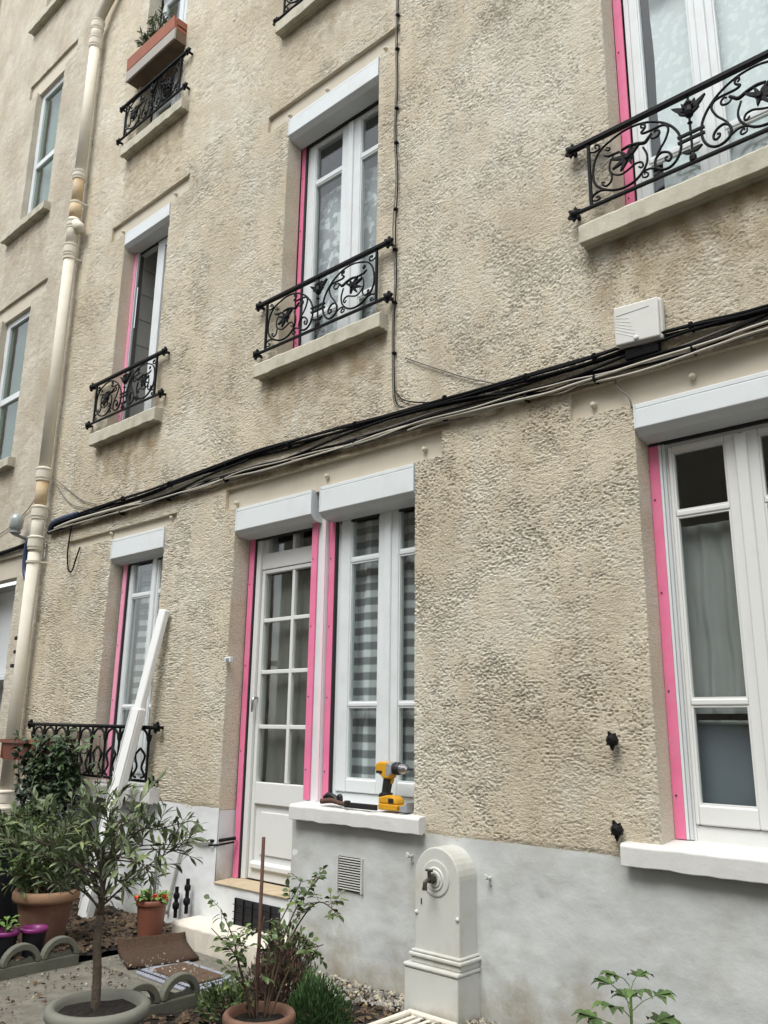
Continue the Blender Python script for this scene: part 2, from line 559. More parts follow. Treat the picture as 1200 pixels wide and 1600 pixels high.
tag(chips('leaf_litter', 260, ((-4.55, -3.58), (-2.2, -.75)), .012, .008, M_CHIP, .3, 15), 'brown bits of leaf litter strewn over the concrete path', 'litter', kind='stuff')
tag(chips('mat_crumbs', 130, ((-4.45, -3.72), (-.70, -.42)), .036, .005, M_GRAVEL, .6, 16), 'pale plaster crumbs fallen on the doormats', 'crumbs', kind='stuff')

# ================================================================== BUILDING
BLD = empty('apartment_building', (-3, 0, 0), 'beige roughcast apartment building with white shutter boxes and pink window edges', 'building')


def lines(breaks, sp):
    out = []
    for a, b in zip(breaks[:-1], breaks[1:]):
        n = max(1, int(math.ceil((b - a) / sp((a + b) / 2) - 1e-6)))
        out += list(np.linspace(a, b, n, endpoint=False))
    return np.array(out + [breaks[-1]])


def breaks_of(lo, hi, step, extra):
    s = {round(v, 4) for v in np.arange(lo, hi, step)} | {round(hi, 4)}
    ex = {round(v, 4) for v in extra if lo < v < hi}
    s = {v for v in s if v in (round(lo, 4), round(hi, 4)) or all(abs(v - e) > .03 for e in ex)}
    return sorted(s | ex)


def stucco_wall(name, x0, x1, z0, z1, holes, spx, spz, m, parent, amp=.0074, seed=20, grain=1.0, sills=(), ragged=True, face=0.0):
    """roughcast sheet with openings; holes = (x0,x1,z0,z1,depth); every roughcast ridge is geometry"""
    bx = breaks_of(x0, x1, .4, [h[0] for h in holes] + [h[1] for h in holes])
    bz = breaks_of(z0, z1, .4, [h[2] for h in holes] + [h[3] for h in holes])
    xs, zs = lines(bx, spx), lines(bz, spz)
    nx, nz = len(xs), len(zs)
    X, Z = np.meshgrid(xs, zs)
    # trowelled roughcast: short sideways ridges, flattened on top, in patches
    wx = X + .007 * perlin(X / .06, Z / .05, seed + 1)
    wz = Z + .0045 * perlin(X / .06, Z / .05, seed + 2)
    n1 = perlin(wx / .0155 / grain, wz / .0078 / grain, seed + 3)
    n2 = perlin(wx / .0095 / grain, wz / .0052 / grain, seed + 4)
    n3 = perlin(wx / .07, wz / .035, seed + 8)
    patch = perlin(X / .26, Z / .34, seed + 5) + .75 * perlin(X / .08, Z / .10, seed + 6)
    n4 = perlin(wx / .027, wz / .0135, seed + 16)
    mk = np.clip(.05 + .7 * perlin(X / .22, Z / .2, seed + 17), 0, .5)
    base = (.85 * n1 + .45 * n2) * (1 - .55 * mk) + .75 * n4 * mk + .25 * n3
    cap = -.12 - .46 * patch
    d = np.clip((cap - base) / .34, 0, 1)
    h = -d * d * (3 - 2 * d) + .08 * np.clip(base - cap, 0, 1)
    big = .25 * perlin(X / .9, Z / .8, seed + 7)
    taper = np.clip((Z - z0) / .035, .25, 1) if ragged else 1.0
    relief = np.clip(.78 + .45 * perlin(X / .45, Z / .4, seed + 18) + .3 * perlin(X / .12, Z / .1, seed + 19), .45, 1.15)
    Y = face - amp * (1.05 + h * relief) * taper - .006 * big * taper
    Zs = Z.copy()
    if ragged:
        Zs[0] += .006 * perlin(xs / .05, xs * 0 + 3.3, seed + 9) + .010 * perlin(xs / .3, xs * 0 + 1.3, seed + 10)
    # weathering: brown runs under sills, pale lime runs
    streak = perlin(X / .05, Z / .7, seed + 11)
    cloud = perlin(X / .5, Z / .6, seed + 12)
    stain = np.clip(.10 + .30 * cloud + .10 * streak + .12 * perlin(X / .14, Z / .16, seed + 21), 0, .5)
    if ragged:                      # grime behind the cable bundle
        stain = np.maximum(stain, (.95 + .4 * streak) * np.exp(-((Z - 2.91) / .045) ** 4) * (X > -7.1))
    for a, b, zt, L, k in sills:
        ins = np.clip((X - a) / .08, 0, 1) * np.clip((b - X) / .08, 0, 1)
        d = np.clip(zt - Z, 0, 9)
        s = ins * (Z < zt) * np.exp(-(d / L) ** 2) * k * np.clip(.75 + .5 * streak * .3 + .75 * perlin(X / .10, Z / .12, seed + 13), .1, 1.25)
        stain = np.maximum(stain, s)
    pale = np.clip(.28 + .5 * perlin(X / .8, Z / 1.1, seed + 14) + .16 * perlin(X / .06, Z / .8, seed + 15), 0, .8)
    pale = pale + .25 * np.clip((X + 3.0) / .6, 0, 1) * np.clip((Z - 3.1) / .8, 0, 1) + .55 * np.clip(-patch, -.7, .8)
    # cells
    cx, cz = (xs[:-1] + xs[1:]) / 2, (zs[:-1] + zs[1:]) / 2
    CX, CZ = np.meshgrid(cx, cz)
    hid = np.full(CX.shape, -1)
    for k, hh in enumerate(holes):
        hid[(CX > hh[0]) & (CX < hh[1]) & (CZ > hh[2]) & (CZ < hh[3])] = k
    solid = hid < 0
    jj, ii = np.nonzero(solid)
    a = jj * nx + ii
    quads = np.stack([a, a + 1, a + nx + 1, a + nx], -1)
    verts = np.stack([X, Y, Zs], -1).reshape(-1, 3)
    wc = np.stack([np.clip(stain, 0, 1), np.clip(pale, 0, 1), np.zeros_like(stain), np.ones_like(stain)], -1).reshape(-1, 4)
    # returns of the openings
    ev, ew, ef = [], [], []
    rj = random.Random(seed)
    nb = len(verts)

    def ret(p, q, depth):
        rr = []
        for t in (p, q):
            x, y, z = verts[t]
            row = []
            for f in (0.0, .5, 1.0):
                yy = y + (depth - y) * f
                ev.append((x, yy, z))
                ew.append((min(1, wc[t][0] * .3), wc[t][1] * .8, 0, 1))
                row.append(nb + len(ev) - 1)
            rr.append(row)
        for k in range(2):
            ef.append((rr[0][k], rr[1][k], rr[1][k + 1], rr[0][k + 1]))
    for j in range(nz - 1):
        for i in range(1, nx - 1):
            l, r_ = hid[j, i - 1], hid[j, i]
            if (l < 0) != (r_ < 0):
                ret(j * nx + i, (j + 1) * nx + i, holes[max(l, r_)][4])
    for j in range(1, nz - 1):
        lo_, up_ = hid[j - 1], hid[j]
        for i in np.nonzero((lo_ < 0) != (up_ < 0))[0]:
            ret(j * nx + i, j * nx + i + 1, holes[max(lo_[i], up_[i])][4])
    if ragged:                      # underside of the ragged lower edge
        for i in np.nonzero(solid[0])[0]:
            ret(i, i + 1, face + .004)
    if ev:
        verts = np.concatenate([verts, np.array(ev)])
        wc = np.concatenate([wc, np.array(ew)])
        quads = np.concatenate([quads, np.array(ef)])
    used = np.unique(quads)
    mp = np.full(len(verts), -1); mp[used] = np.arange(len(used))
    verts, wc, quads = verts[used], wc[used], mp[quads]
    org = np.array([(x0 + x1) / 2, 0, z0])
    me = bpy.data.meshes.new(name)
    me.vertices.add(len(verts)); me.vertices.foreach_set('co', (verts - org).astype(np.float32).ravel())
    me.loops.add(quads.size); me.loops.foreach_set('vertex_index', quads.astype(np.int32).ravel())
    me.polygons.add(len(quads))
    me.polygons.foreach_set('loop_start', np.arange(0, quads.size, 4, dtype=np.int32))
    me.update(calc_edges=True)
    ca = me.color_attributes.new('weather', 'FLOAT_COLOR', 'POINT')
    ca.data.foreach_set('color', wc.astype(np.float32).ravel())
    return finish(name, me, m, org, parent, smooth=True)


# ---- openings of the main facade: x0, x1, z0, z1, depth of the reveal
UM = (-4.09, -3.18, 3.66, 5.645)
UR = (-1.585, -.69, 3.66, 5.645)
UL = (-6.34, -5.62, 3.66, 5.645)
UL2 = (-6.34, -5.62, 6.55, 8.50)
UM2 = (-4.09, -3.18, 6.52, 8.50)
UR2 = (-1.585, -.69, 6.52, 8.50)
GR = (-1.555, -.72, .76, 2.72)
GD = (-4.45, -2.855, .70, 2.712)
GL = (-6.05, -5.30, .70, 2.72)
BANDS = [(-4.335, -3.0, 5.645, 5.79), (-1.83, -.44, 5.645, 5.79), (-6.60, -5.36, 5.645, 5.80),
         (-4.575, -2.668, 2.712, 2.862), (-1.88, -.40, 2.72, 2.862), (-6.80, -5.16, 2.72, 2.80)]
holes = [(*w, .125) for w in (UM, UR, UL, UL2, UM2, UR2, GR, GD, GL)] + [(*b, .034) for b in BANDS]
SILLST = [(-4.25, -3.05, 3.60, .42, .95), (-1.78, -.5, 3.60, .40, .9), (-6.48, -5.46, 3.60, .50, .95), (-6.5, -5.46, 6.5, .5, .8), (-4.2, -3.0, 6.46, .55, .6),
          (-6.75, -6.08, 2.64, 1.3, .38), (-4.3, -3.2, 3.45, .6, .4), (-2.84, -1.6, 1.35, .9, .25), (-6.6, -6.2, 3.4, .8, .5)]


def spx(x):
    return .0056 if -3.0 < x < -.65 else (.010 if -4.9 < x <= -3 else (.016 if x <= -4.9 else (.013 if x < .3 else .05)))


def spz(z):
    return .0043 if z < 3.2 else .0057 if z < 6.1 else (.014 if z < 8.7 else .05)


stucco_wall('wall', -7.22, 1.6, .755, 12.0, holes, spx, spz, M_STUCCO, BLD, sills=SILLST)

# painted plinth
def plinth(x0, x1, z0, z1, holes, parent, m):
    bx = breaks_of(x0, x1, .4, [h[0] for h in holes] + [h[1] for h in holes])
    bz = breaks_of(z0, z1, .4, [h[2] for h in holes] + [h[3] for h in holes])
    xs, zs = lines(bx, lambda x: .02), lines(bz, lambda z: .02)
    nx = len(xs)
    X, Z = np.meshgrid(xs, zs)
    Y = -.005 - .005 * perlin(X / .30, Z / .22, 41) - .0022 * perlin(X / .09, Z / .06, 42) - .0008 * perlin(X / .04, Z / .03, 43)
    cx, cz = (xs[:-1] + xs[1:]) / 2, (zs[:-1] + zs[1:]) / 2
    mb = MB()
    mb.v = np.stack([X, Y, Z], -1).reshape(-1, 3).tolist()
    for j in range(len(cz)):
        for i in range(len(cx)):
            if not any(h[0] < cx[i] < h[1] and h[2] < cz[j] < h[3] for h in holes):
                mb.f.append((j * nx + i, j * nx + i + 1, (j + 1) * nx + i + 1, (j + 1) * nx + i))
    for h in holes:
        for a, b in ((h[0] - .05, h[0]), (h[1], h[1] + .05)):
            MB().box(a, b, .0, .13, h[2], h[3] - .02).build('jamb', m, parent)
    return mb.build('plinth', m, parent, smooth=True)


M_PLINTHW = mat('fresh_white_plinth_paint', (.66, .68, .68), .8, .12, 1.7, .22, 18, dirt=(.50, .50, .47), dirt_scale=4.5, dirt_amt=.5, bdist=.010)
damp(M_PLINTHW, .35, (.30, .27, .20))
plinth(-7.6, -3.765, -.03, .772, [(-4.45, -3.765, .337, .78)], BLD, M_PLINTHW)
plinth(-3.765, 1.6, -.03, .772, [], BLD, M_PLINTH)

# lintels
for i, b in enumerate(BANDS):
    MB().box(b[0] - .01, b[1] + .01, .021, .12, b[2] - .02, b[3] + .01).build('lintel', M_BAND, BLD, bevel=.004)

# plugs on the lintels
for (x, z) in ((-4.10, 5.69), (-3.70, 5.685), (-3.14, 5.69), (-6.42, 5.70), (-5.58, 5.71), (-6.10, 2.775), (-5.25, 2.775), (-4.47, 2.755), (-3.58, 2.775),
               (-2.80, 2.78), (-1.76, 2.775), (-1.28, 2.785)):
    MB().lathe([(.004, -.02), (.013, -.012), (.015, .004), (.013, .016), (.006, .02)], (x, .012, z), 10, 'y').build('plug', M_BAND, BLD, smooth=True)


# ------------------------------------------------------------------ windows
def sill(x0, x1, z0, z1, y0, y1, m, parent, drip=True, seed=0):
    rnd = random.Random(seed)
    n = max(6, int((x1 - x0) / .05))
    mb = MB()
    prof = [(y0, z0 + .004), (y0 + .0, z1 - .012), (y0 + .010, z1), (y1, z1 + .014), (y1, z0), (y0 + .055, z0), (y0 + .05, z0 + .008), (y0 + .04, z0 + .008), (y0 + .035, z0)]
    k = len(prof)
    vs = []
    for i in range(n + 1):
        x = x0 + (x1 - x0) * i / n
        j = [rnd.uniform(-.003, .003) for _ in range(4)]
        for q, (y, z) in enumerate(prof):
            vs.append((x, y + (j[0] if y < 0 else 0), z + (j[1] if q in (0, 8) else j[2] * .6 if q in (1, 2) else 0)))
    fs = [tuple(range(k)), tuple(n * k + i for i in range(k))[::-1]]
    for i in range(n):
        for q in range(k):
            fs.append((i * k + q, i * k + (q + 1) % k, (i + 1) * k + (q + 1) % k, (i + 1) * k + q))
    mb.add(vs, fs)
    return mb.build('window_sill', m, parent, fix=True, bevel=.004, seg=2)


def shutter(x0, x1, zt, front, parent, y=-.012, depth=.125, m=None):
    """boxy white roller-shutter casing; front = height of its face"""
    m = m or M_PVC
    zb = zt - front
    prof = [(y, zt - .026), (y, zb), (y + .035, zb - .032), (depth, zb - .045), (depth, zt - .026)]
    o = MB().prism(prof, x0 + .004, x1 - .004).build('shutter_box', m, parent, fix=True, bevel=.004)
    MB().box(x0 + .006, x1 - .006, y + .003, depth - .02, zt - .024, zt - .001).build('top_profile', m, o, bevel=.003)
    for a in (x0, x1 - .006):
        pr = [(y - .002, zt), (y - .002, zb), (y + .034, zb - .035), (depth - .005, zb - .048), (depth - .005, zt)]
        MB().prism(pr, a - .001, a + .006).build('end_cap', m, o, fix=True)
    MB().box(x0 + .05, x1 - .05, depth + .002, depth + .014, zb - .057, zb - .03).build('shutter_slat_end', M_GASKET, o)
    return o


def folded(x0, x1, z0, z1, y, waves, amp, n=40, nz=14, seed=0):
    rnd = random.Random(seed)
    ph = rnd.uniform(0, 6)
    mb = MB()
    for j in range(nz + 1):
        z = z0 + (z1 - z0) * j / nz
        for i in range(n + 1):
            u = i / n
            a = amp * (.55 + .45 * (1 - j / nz))
            mb.v.append((x0 + (x1 - x0) * u + .004 * math.sin(7 * u + j), y + a * math.sin(ph + u * waves * 6.283 + .5 * math.sin(j * .7 + ph)) + a * .4 * math.sin(u * waves * 14 + 2 * ph), z))
    for j in range(nz):
        for i in range(n):
            q = j * (n + 1) + i
            mb.f.append((q, q + 1, q + n + 2, q + n + 1))
    return mb


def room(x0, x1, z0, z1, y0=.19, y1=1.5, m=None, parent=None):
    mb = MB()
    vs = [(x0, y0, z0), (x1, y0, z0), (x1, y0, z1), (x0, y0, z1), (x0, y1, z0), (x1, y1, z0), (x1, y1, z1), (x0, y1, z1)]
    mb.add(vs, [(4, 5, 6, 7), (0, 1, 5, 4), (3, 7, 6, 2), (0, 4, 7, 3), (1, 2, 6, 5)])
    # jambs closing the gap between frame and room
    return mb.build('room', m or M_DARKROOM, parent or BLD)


def window(x0, x1, z0, z1, y, glassL, meet, glassR, zlist, parent, m=None, bars=True, gm=None, fw=.05):
    """French window: outer frame, two sashes meeting at 'meet', glazing bars at the gaps of zlist [(z0,z1),...]"""
    m = m or M_PVC
    gm = gm or M_GLASS
    fr = MB()
    zb, zt = zlist[0][0], zlist[-1][1]
    fr.box(x0, x0 + fw * .55, y, y + .07, z0, z1)
    fr.box(x1 - fw * .55, x1, y, y + .07, z0, z1)
    fr.box(x0 + fw * .55, x1 - fw * .55, y + .002, y + .07, z0, z0 + (zb - z0) * .45)
    fr.box(x0 + fw * .55, x1 - fw * .55, y + .002, y + .07, zt + .03, z1)
    w = fr.build('window', m, parent, bevel=.004)
    ys = y - .010
    mid = (meet[0] + meet[1]) / 2
    zlo, zhi = z0 + (zb - z0) * .45 + .003, zt + .028
    for (a, b, ga, gb) in ((x0 + fw * .55 + .003, mid - .002, glassL[0], glassL[1]), (mid + .002, x1 - fw * .55 - .003, glassR[0], glassR[1])):
        s = MB()
        s.box(a, ga, ys, ys + .055, zlo, zhi)
        s.box(gb, b, ys, ys + .055, zlo, zhi)
        s.box(ga, gb, ys + .001, ys + .054, zlo, zb)
        s.box(ga, gb, ys + .001, ys + .054, zt, zhi)
        s.build('sash', m, w, bevel=.006)
        # glazing beads
        bd = MB()
        for (p0, p1) in zlist:
            bd.box(ga - .001, ga + .008, ys + .008, ys + .03, p0, p1); bd.box(gb - .008, gb + .001, ys + .008, ys + .03, p0, p1)
            bd.box(ga + .008, gb - .008, ys + .009, ys + .03, p0 - .001, p0 + .008); bd.box(ga + .008, gb - .008, ys + .009, ys + .03, p1 - .008, p1 + .001)
        bd.build('glazing_bead', m, w)
        for (p0, p1), (q0, q1) in zip(zlist[:-1], zlist[1:]):
            MB().box(ga + .0005, gb - .0005, ys + .004, ys + .045, p1 + .0005, q0 - .0005).build('glazing_bar', m, w, bevel=.005)
        for (p0, p1) in zlist:
            MB().box(ga + .001, gb - .001, ys + .022, ys + .026, p0 + .001, p1 - .001).build('pane', gm, w)
    # cover moulding over the meeting stiles
    MB().prism([(mid - .028, ys - .0005), (mid + .028, ys - .0005), (mid + .022, ys - .012), (mid - .022, ys - .012)], zlo + .01, zhi - .01, 'z').build('meeting_moulding', m, w, fix=True, bevel=.004)
    return w


def edge_strip(x0, x1, z0, z1, y, m=None, screws=True):
    o = MB().box(x0, x1, y, y + .012, z0, z1).build('pink_edge_strip', m or M_PINK, BLD, bevel=.001)
    if screws:
        for k in range(4):
            z = z0 + (z1 - z0) * (k + .4) / 4
            MB().lathe([(.004, 0), (.004, .003)], (x0 + (x1 - x0) * .35, y, z), 6, 'y').build('screw', M_GASKET, o)
    return o


def gasket(x0, x1, z0, z1, y, m=None):
    return MB().box(x0, x1, y, y + .02, z0, z1).build('guide_rail', m or M_FRAMEG, BLD, bevel=.002)


# -- first floor, middle
sill(-4.25, -3.075, 3.585, 3.69, -.085, .14, M_STONE, BLD, seed=1)
w = window(-4.035, -3.05, 3.70, 5.55, .15, (-3.945, -3.665), (-3.665, -3.485), (-3.485, -3.15), [(3.82, 4.02), (4.05, 5.085), (5.12, 5.41)], BLD)
folded(-3.99, -3.1, 3.85, 5.06, .24, 3.5, .012, seed=1).build('lace_curtain', M_LACE, w, smooth=True)
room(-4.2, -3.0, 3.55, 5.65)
edge_strip(-4.088, -4.046, 3.70, 5.47, .135)
gasket(-4.045, -4.033, 3.70, 5.48, .132, M_GASKET)
shutter(-4.085, -3.185, 5.642, .146, BLD)
# -- first floor, right
sill(-1.745, -.53, 3.585, 3.695, -.085, .14, M_STONE, BLD, seed=2)
w = window(-1.53, -.745, 3.70, 5.55, .14, (-1.452, -1.195), (-1.195, -1.075), (-1.075, -.82), [(3.80, 4.02), (4.05, 5.085), (5.12, 5.41)], BLD)
folded(-1.415, -.80, 3.80, 5.36, .215, 2.0, .006, seed=2).build('butterfly_curtain', M_BUTTER, w, smooth=True)
room(-1.7, -.6, 3.55, 5.65)
edge_strip(-1.583, -1.538, 3.70, 5.47, .128)
edge_strip(-.737, -.692, 3.70, 5.47, .128)
shutter(-1.58, -.695, 5.642, .146, BLD)
# -- first floor, left: casement standing open
sill(-6.47, -5.47, 3.585, 3.70, -.085, .14, M_STONE, BLD, seed=3)
fr = MB()
fr.box(-6.336, -6.318, .118, .14, 3.70, 5.55); fr.box(-5.65, -5.56, .135, .20, 3.70, 5.55); fr.box(-6.31, -5.65, .137, .20, 3.70, 3.75); fr.box(-6.31, -5.65, .137, .20, 5.47, 5.55)
w = fr.build('window', M_PVC, BLD, bevel=.004)
sa = MB()
sa.box(-5.985, -5.875, .125, .18, 3.755, 5.465); sa.box(-5.70, -5.655, .125, .18, 3.755, 5.465); sa.box(-5.875, -5.70, .126, .18, 3.755, 3.83); sa.box(-5.875, -5.70, .126, .18, 5.39, 5.465)
sa.build('sash', M_PVC, w, bevel=.005)
MB().box(-5.874, -5.701, .15, .154, 3.831, 5.389).build('pane', M_GLASS, w)
room(-6.38, -5.4, 3.55, 5.65, m=M_DARKROOM)
for j in range(8):
    for i in range(5):
        MB().box(-6.375, -6.365, .22 + i * .25, .22 + i * .25 + .244, 3.60 + j * .255, 3.60 + j * .255 + .249).build('wall_tile', M_TILEROOM, w, bevel=.003, seg=1)
edge_strip(-6.337, -6.292, 3.70, 5.47, .100, M_PINKP)
gasket(-6.290, -6.276, 3.70, 5.47, .105)
shutter(-6.335, -5.625, 5.642, .125, BLD)
# -- second floor
sill(-6.46, -5.46, 6.475, 6.585, -.085, .14, M_STONE, BLD, seed=4)
w = window(-6.33, -5.55, 6.58, 8.4, .14, (-6.25, -6.0), (-6.0, -5.87), (-5.87, -5.62), [(6.68, 7.0), (7.03, 7.9), (7.93, 8.25)], BLD)
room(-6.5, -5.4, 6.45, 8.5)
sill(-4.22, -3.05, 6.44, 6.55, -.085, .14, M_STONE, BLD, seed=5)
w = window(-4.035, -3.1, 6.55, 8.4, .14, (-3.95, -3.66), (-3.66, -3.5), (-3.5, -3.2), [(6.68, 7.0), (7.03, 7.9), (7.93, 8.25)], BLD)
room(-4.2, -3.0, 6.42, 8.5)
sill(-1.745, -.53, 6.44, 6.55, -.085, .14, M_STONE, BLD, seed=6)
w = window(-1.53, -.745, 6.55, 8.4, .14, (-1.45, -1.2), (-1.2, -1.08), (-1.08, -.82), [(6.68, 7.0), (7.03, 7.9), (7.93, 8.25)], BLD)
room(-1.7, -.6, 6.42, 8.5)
# -- ground floor, right
sill(-1.712, -.55, .742, .832, -.062, .14, M_SILLW, BLD, seed=7)
w = window(-1.497, -.78, .84, 2.62, .135, (-1.45, -1.213), (-1.213, -1.072), (-1.072, -.835), [(.985, 1.382), (1.408, 2.20), (2.225, 2.50)], BLD, m=M_WOODW)
folded(-1.52, -1.19, 1.35, 2.17, .215, 3.2, .010, seed=7).build('sheer_curtain', M_CURTG, w, smooth=True)
folded(-1.09, -.82, 1.35, 2.17, .225, 3.2, .010, seed=8).build('sheer_curtain', M_CURTG, w, smooth=True)
folded(-1.52, -.82, .95, 1.31, .225, 1.5, .004, seed=9).build('blue_curtain', M_CURTB, w, smooth=True)
MB().tube([(-1.46, .222, 1.315), (-.81, .222, 1.315)], .008, 8).build('curtain_rod', M_FRAMEG, w, smooth=True)
room(-1.7, -.55, .7, 2.7)
edge_strip(-1.553, -1.507, .848, 2.545, .118)
edge_strip(-.768, -.722, .848, 2.545, .118)
gasket(-1.506, -1.494, .848, 2.545, .117, M_PVC)
gasket(-1.492, -1.478, .848, 2.545, .121, M_FRAMEG)
shutter(-1.552, -.724, 2.718, .116, BLD, depth=.118)
# -- ground floor, door and its side window
sill(-3.735, -2.778, .763, .848, -.062, .14, M_SILLW, BLD, seed=11)
w = window(-3.59, -2.74, .856, 2.62, .135, (-3.477, -3.243), (-3.243, -3.09), (-3.09, -2.86), [(.99, 1.388), (1.412, 2.235), (2.262, 2.52)], BLD)
folded(-3.57, -3.19, .93, 2.5, .215, 3, .014, seed=12).build('checked_curtain', M_GINGHAM, w, smooth=True)
folded(-3.16, -2.80, .93, 2.5, .215, 2.6, .014, seed=13).build('checked_curtain', M_GINGHAM, w, smooth=True)
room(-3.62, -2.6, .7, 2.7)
edge_strip(-3.645, -3.598, .855, 2.53, .110)
gasket(-3.597, -3.586, .855, 2.53, .112, M_GASKET)
post = MB().box(-3.758, -3.648, .085, .24, .775, 2.56).build('door_post', M_PVC, BLD, bevel=.006)
MB().box(-3.672, -3.650, .079, .0846, .86, 2.55).build('pale_pink_stripe', mat('faint_pink_film', (.80, .62, .66), .5, .04, 5, 0), post)
shutter(-3.618, -2.862, 2.710, .162, BLD)
shutter(-4.445, -3.692, 2.708, .158, BLD)
edge_strip(-4.436, -4.386, .358, 2.525, .118)
gasket(-4.385, -4.380, .358, 2.525, .122, M_GASKET)
edge_strip(-3.766, -3.716, .862, 2.535, .0725)
# door: frame with transom light, leaf with eight panes over a panel
fr = MB()
fr.box(-4.378, -4.336, .135, .24, .358, 2.62); fr.box(-3.775, -3.70, .15, .24, .358, 2.62)
fr.box(-4.336, -3.775, .152, .24, 2.292, 2.40); fr.box(-4.336, -3.775, .152, .24, 2.545, 2.62)
fr.box(-4.336, -4.285, .153, .24, 2.40, 2.545); fr.box(-3.83, -3.775, .153, .24, 2.40, 2.545); fr.box(-4.04, -4.015, .154, .23, 2.40, 2.545)
door = fr.build('door', M_WOODW, BLD, bevel=.004)
for a, b in ((-4.284, -4.041), (-4.014, -3.831)):
    MB().box(a, b, .19, .194, 2.401, 2.544).build('pane', M_GLASS, door)
leaf = MB()
leaf.box(-4.333, -4.305, .155, .2, .362, 2.288); leaf.box(-3.81, -3.778, .155, .2, .362, 2.288)
leaf.box(-4.305, -3.81, .156, .2, 2.262, 2.288); leaf.box(-4.305, -3.81, .156, .2, .80, .93); leaf.box(-4.305, -3.81, .156, .2, .362, .46)
leaf.build('leaf_frame', M_WOODW, door, bevel=.005)
rows = [.93, 1.268, 1.612, 1.948, 2.262]
MB().box(-4.305, -3.81, .176, .195, .46, .80).build('door_panel', M_WOODW, door)
pm = MB(); pm.box(-4.25, -3.865, .166, .1755, .505, .755); pm.build('raised_panel', M_WOODW, door, bevel=.006)
kp = MB().prism([(.156, .47), (.135, .455), (.135, .43), (.156, .42)], -4.30, -3.815).build('weather_bar', M_WOODW, door, fix=True, bevel=.003)
for z in rows[1:-1]:
    MB().box(-4.304, -3.811, .160, .19, z - .013, z + .013).build('glazing_bar', M_WOODW, door, bevel=.004)
MB().box(-4.034, -4.008, .158, .1895, .931, 2.261).build('glazing_bar', M_WOODW, door, bevel=.004)
for j in range(4):
    for a, b in ((-4.303, -4.036), (-4.006, -3.813)):
        MB().box(a, b, .1745, .1785, rows[j] + .014, rows[j + 1] - .014).build('pane', M_GLASS, door)
folded(-4.31, -3.80, .9, 2.27, .25, 3.0, .008, seed=15).build('sheer_curtain', mat('brown_grey_sheer', (.17, .165, .15), .9, .12, 4, 0), door, smooth=True)
MB().tube([(-4.318, .15, 1.45), (-4.318, .118, 1.45), (-4.318, .112, 1.43), (-4.318, .112, 1.36)], .008, 8).build('door_handle', M_CHROME, door, smooth=True)
room(-4.5, -3.64, .30, 2.7, .25)
# threshold, riser with the dark cellar opening
th = MB().prism([(-.018, .338), (-.020, .347), (.15, .358), (.15, .338)], -4.448, -3.767).build('door_threshold', M_THRESH, BLD, fix=True, bevel=.006)
cv = MB().box(-4.235, -3.835, -.016, -.004, .140, .285).build('cellar_vent', M_GASKET, BLD)
for k in range(5):
    MB().box(-4.225 + k * .08, -4.221 + k * .08, -.024, -.0165, .143, .282).build('grille_bar', M_IRON, cv)
for k in range(3):
    MB().box(-4.233, -3.837, -.028, -.0245, .17 + k * .04, .174 + k * .04).build('grille_bar', M_IRON, cv)
# -- ground floor, left
sill(-6.24, -5.115, .752, .852, -.085, .14, M_SILLW, BLD, seed=16)
w = window(-5.93, -5.22, .86, 2.62, .105, (-5.87, -5.60), (-5.60, -5.50), (-5.50, -5.3), [(.99, 1.388), (1.412, 2.235), (2.262, 2.52)], BLD)
folded(-5.90, -5.56, .93, 2.5, .20, 2.0, .012, seed=17).build('checked_curtain', M_GINGHAM, w, smooth=True)
room(-6.05, -5.1, .7, 2.7, .165)
edge_strip(-6.0, -5.945, .86, 2.545, .085, M_PINKP)
gasket(-5.944, -5.928, .86, 2.545, .09, M_GASKET)
shutter(-6.045, -5.305, 2.716, .160, BLD, depth=.09)
# pale patches of fresh plaster in the recesses beside the strips
# step in front of the door
rnd = random.Random(5)
st = MB()
n = 16
vs = []
for i in range(n + 1):
    x = -4.575 + (4.575 - 3.70) * i / n
    for (y, z) in ((-.212, -.02), (-.214, .124), (-.204, .136), (0.0, .140), (0.0, -.02)):
        vs.append((x, y + rnd.uniform(-.004, .004), z + rnd.uniform(-.003, .003)))
fs = [tuple(range(5)), tuple(n * 5 + i for i in range(5))[::-1]] + [(i * 5 + q, i * 5 + (q + 1) % 5, (i + 1) * 5 + (q + 1) % 5, (i + 1) * 5 + q) for i in range(n) for q in range(5)]
st.add(vs, fs)
tag(st.build('door_step', M_STEP, fix=True, bevel=.006), 'worn white stone step at the foot of the glazed door', 'step')

# ================================================================== NEIGHBOUR
NB = empty('neighbouring_building', (-10, 0, 0), 'beige roughcast neighbouring building left of the cream downpipe', 'building')
nbw = [(-8.80, -8.12, 6.72, 8.60, .06), (-8.90, -8.20, 3.82, 5.62, .06), (-8.90, -8.12, 9.75, 11.5, .06), (-10.95, -10.2, 6.72, 8.60, .06), (-10.95, -10.2, 3.82, 5.62, .06), (-8.75, -7.72, -.02, 2.62, .28)]
nbb = [(-9.02, -7.87, 8.60, 8.80, .02), (-9.1, -7.88, 5.62, 5.78, .02), (-9.3, -7.50, 2.62, 2.80, .02), (-11.2, -9.9, 8.60, 8.80, .02), (-11.2, -9.9, 5.62, 5.78, .02)]
stucco_wall('wall', -14.0, -7.22, -.03, 12.0, nbw + nbb, lambda x: .035, lambda z: .022 if z < 9 else .04, M_STUCCO2, NB, seed=60, grain=1.9, ragged=False,
            sills=[(-9.1, -8.0, 6.64, .6, .6), (-9.0, -8.0, 3.7, .5, .5), (-9.0, -8, 9.7, .5, .5)])
for b in nbb:
    MB().box(b[0] - .01, b[1] + .01, .021, .12, b[2] - .02, b[3] + .01).build('lintel', M_BAND, NB, bevel=.004)
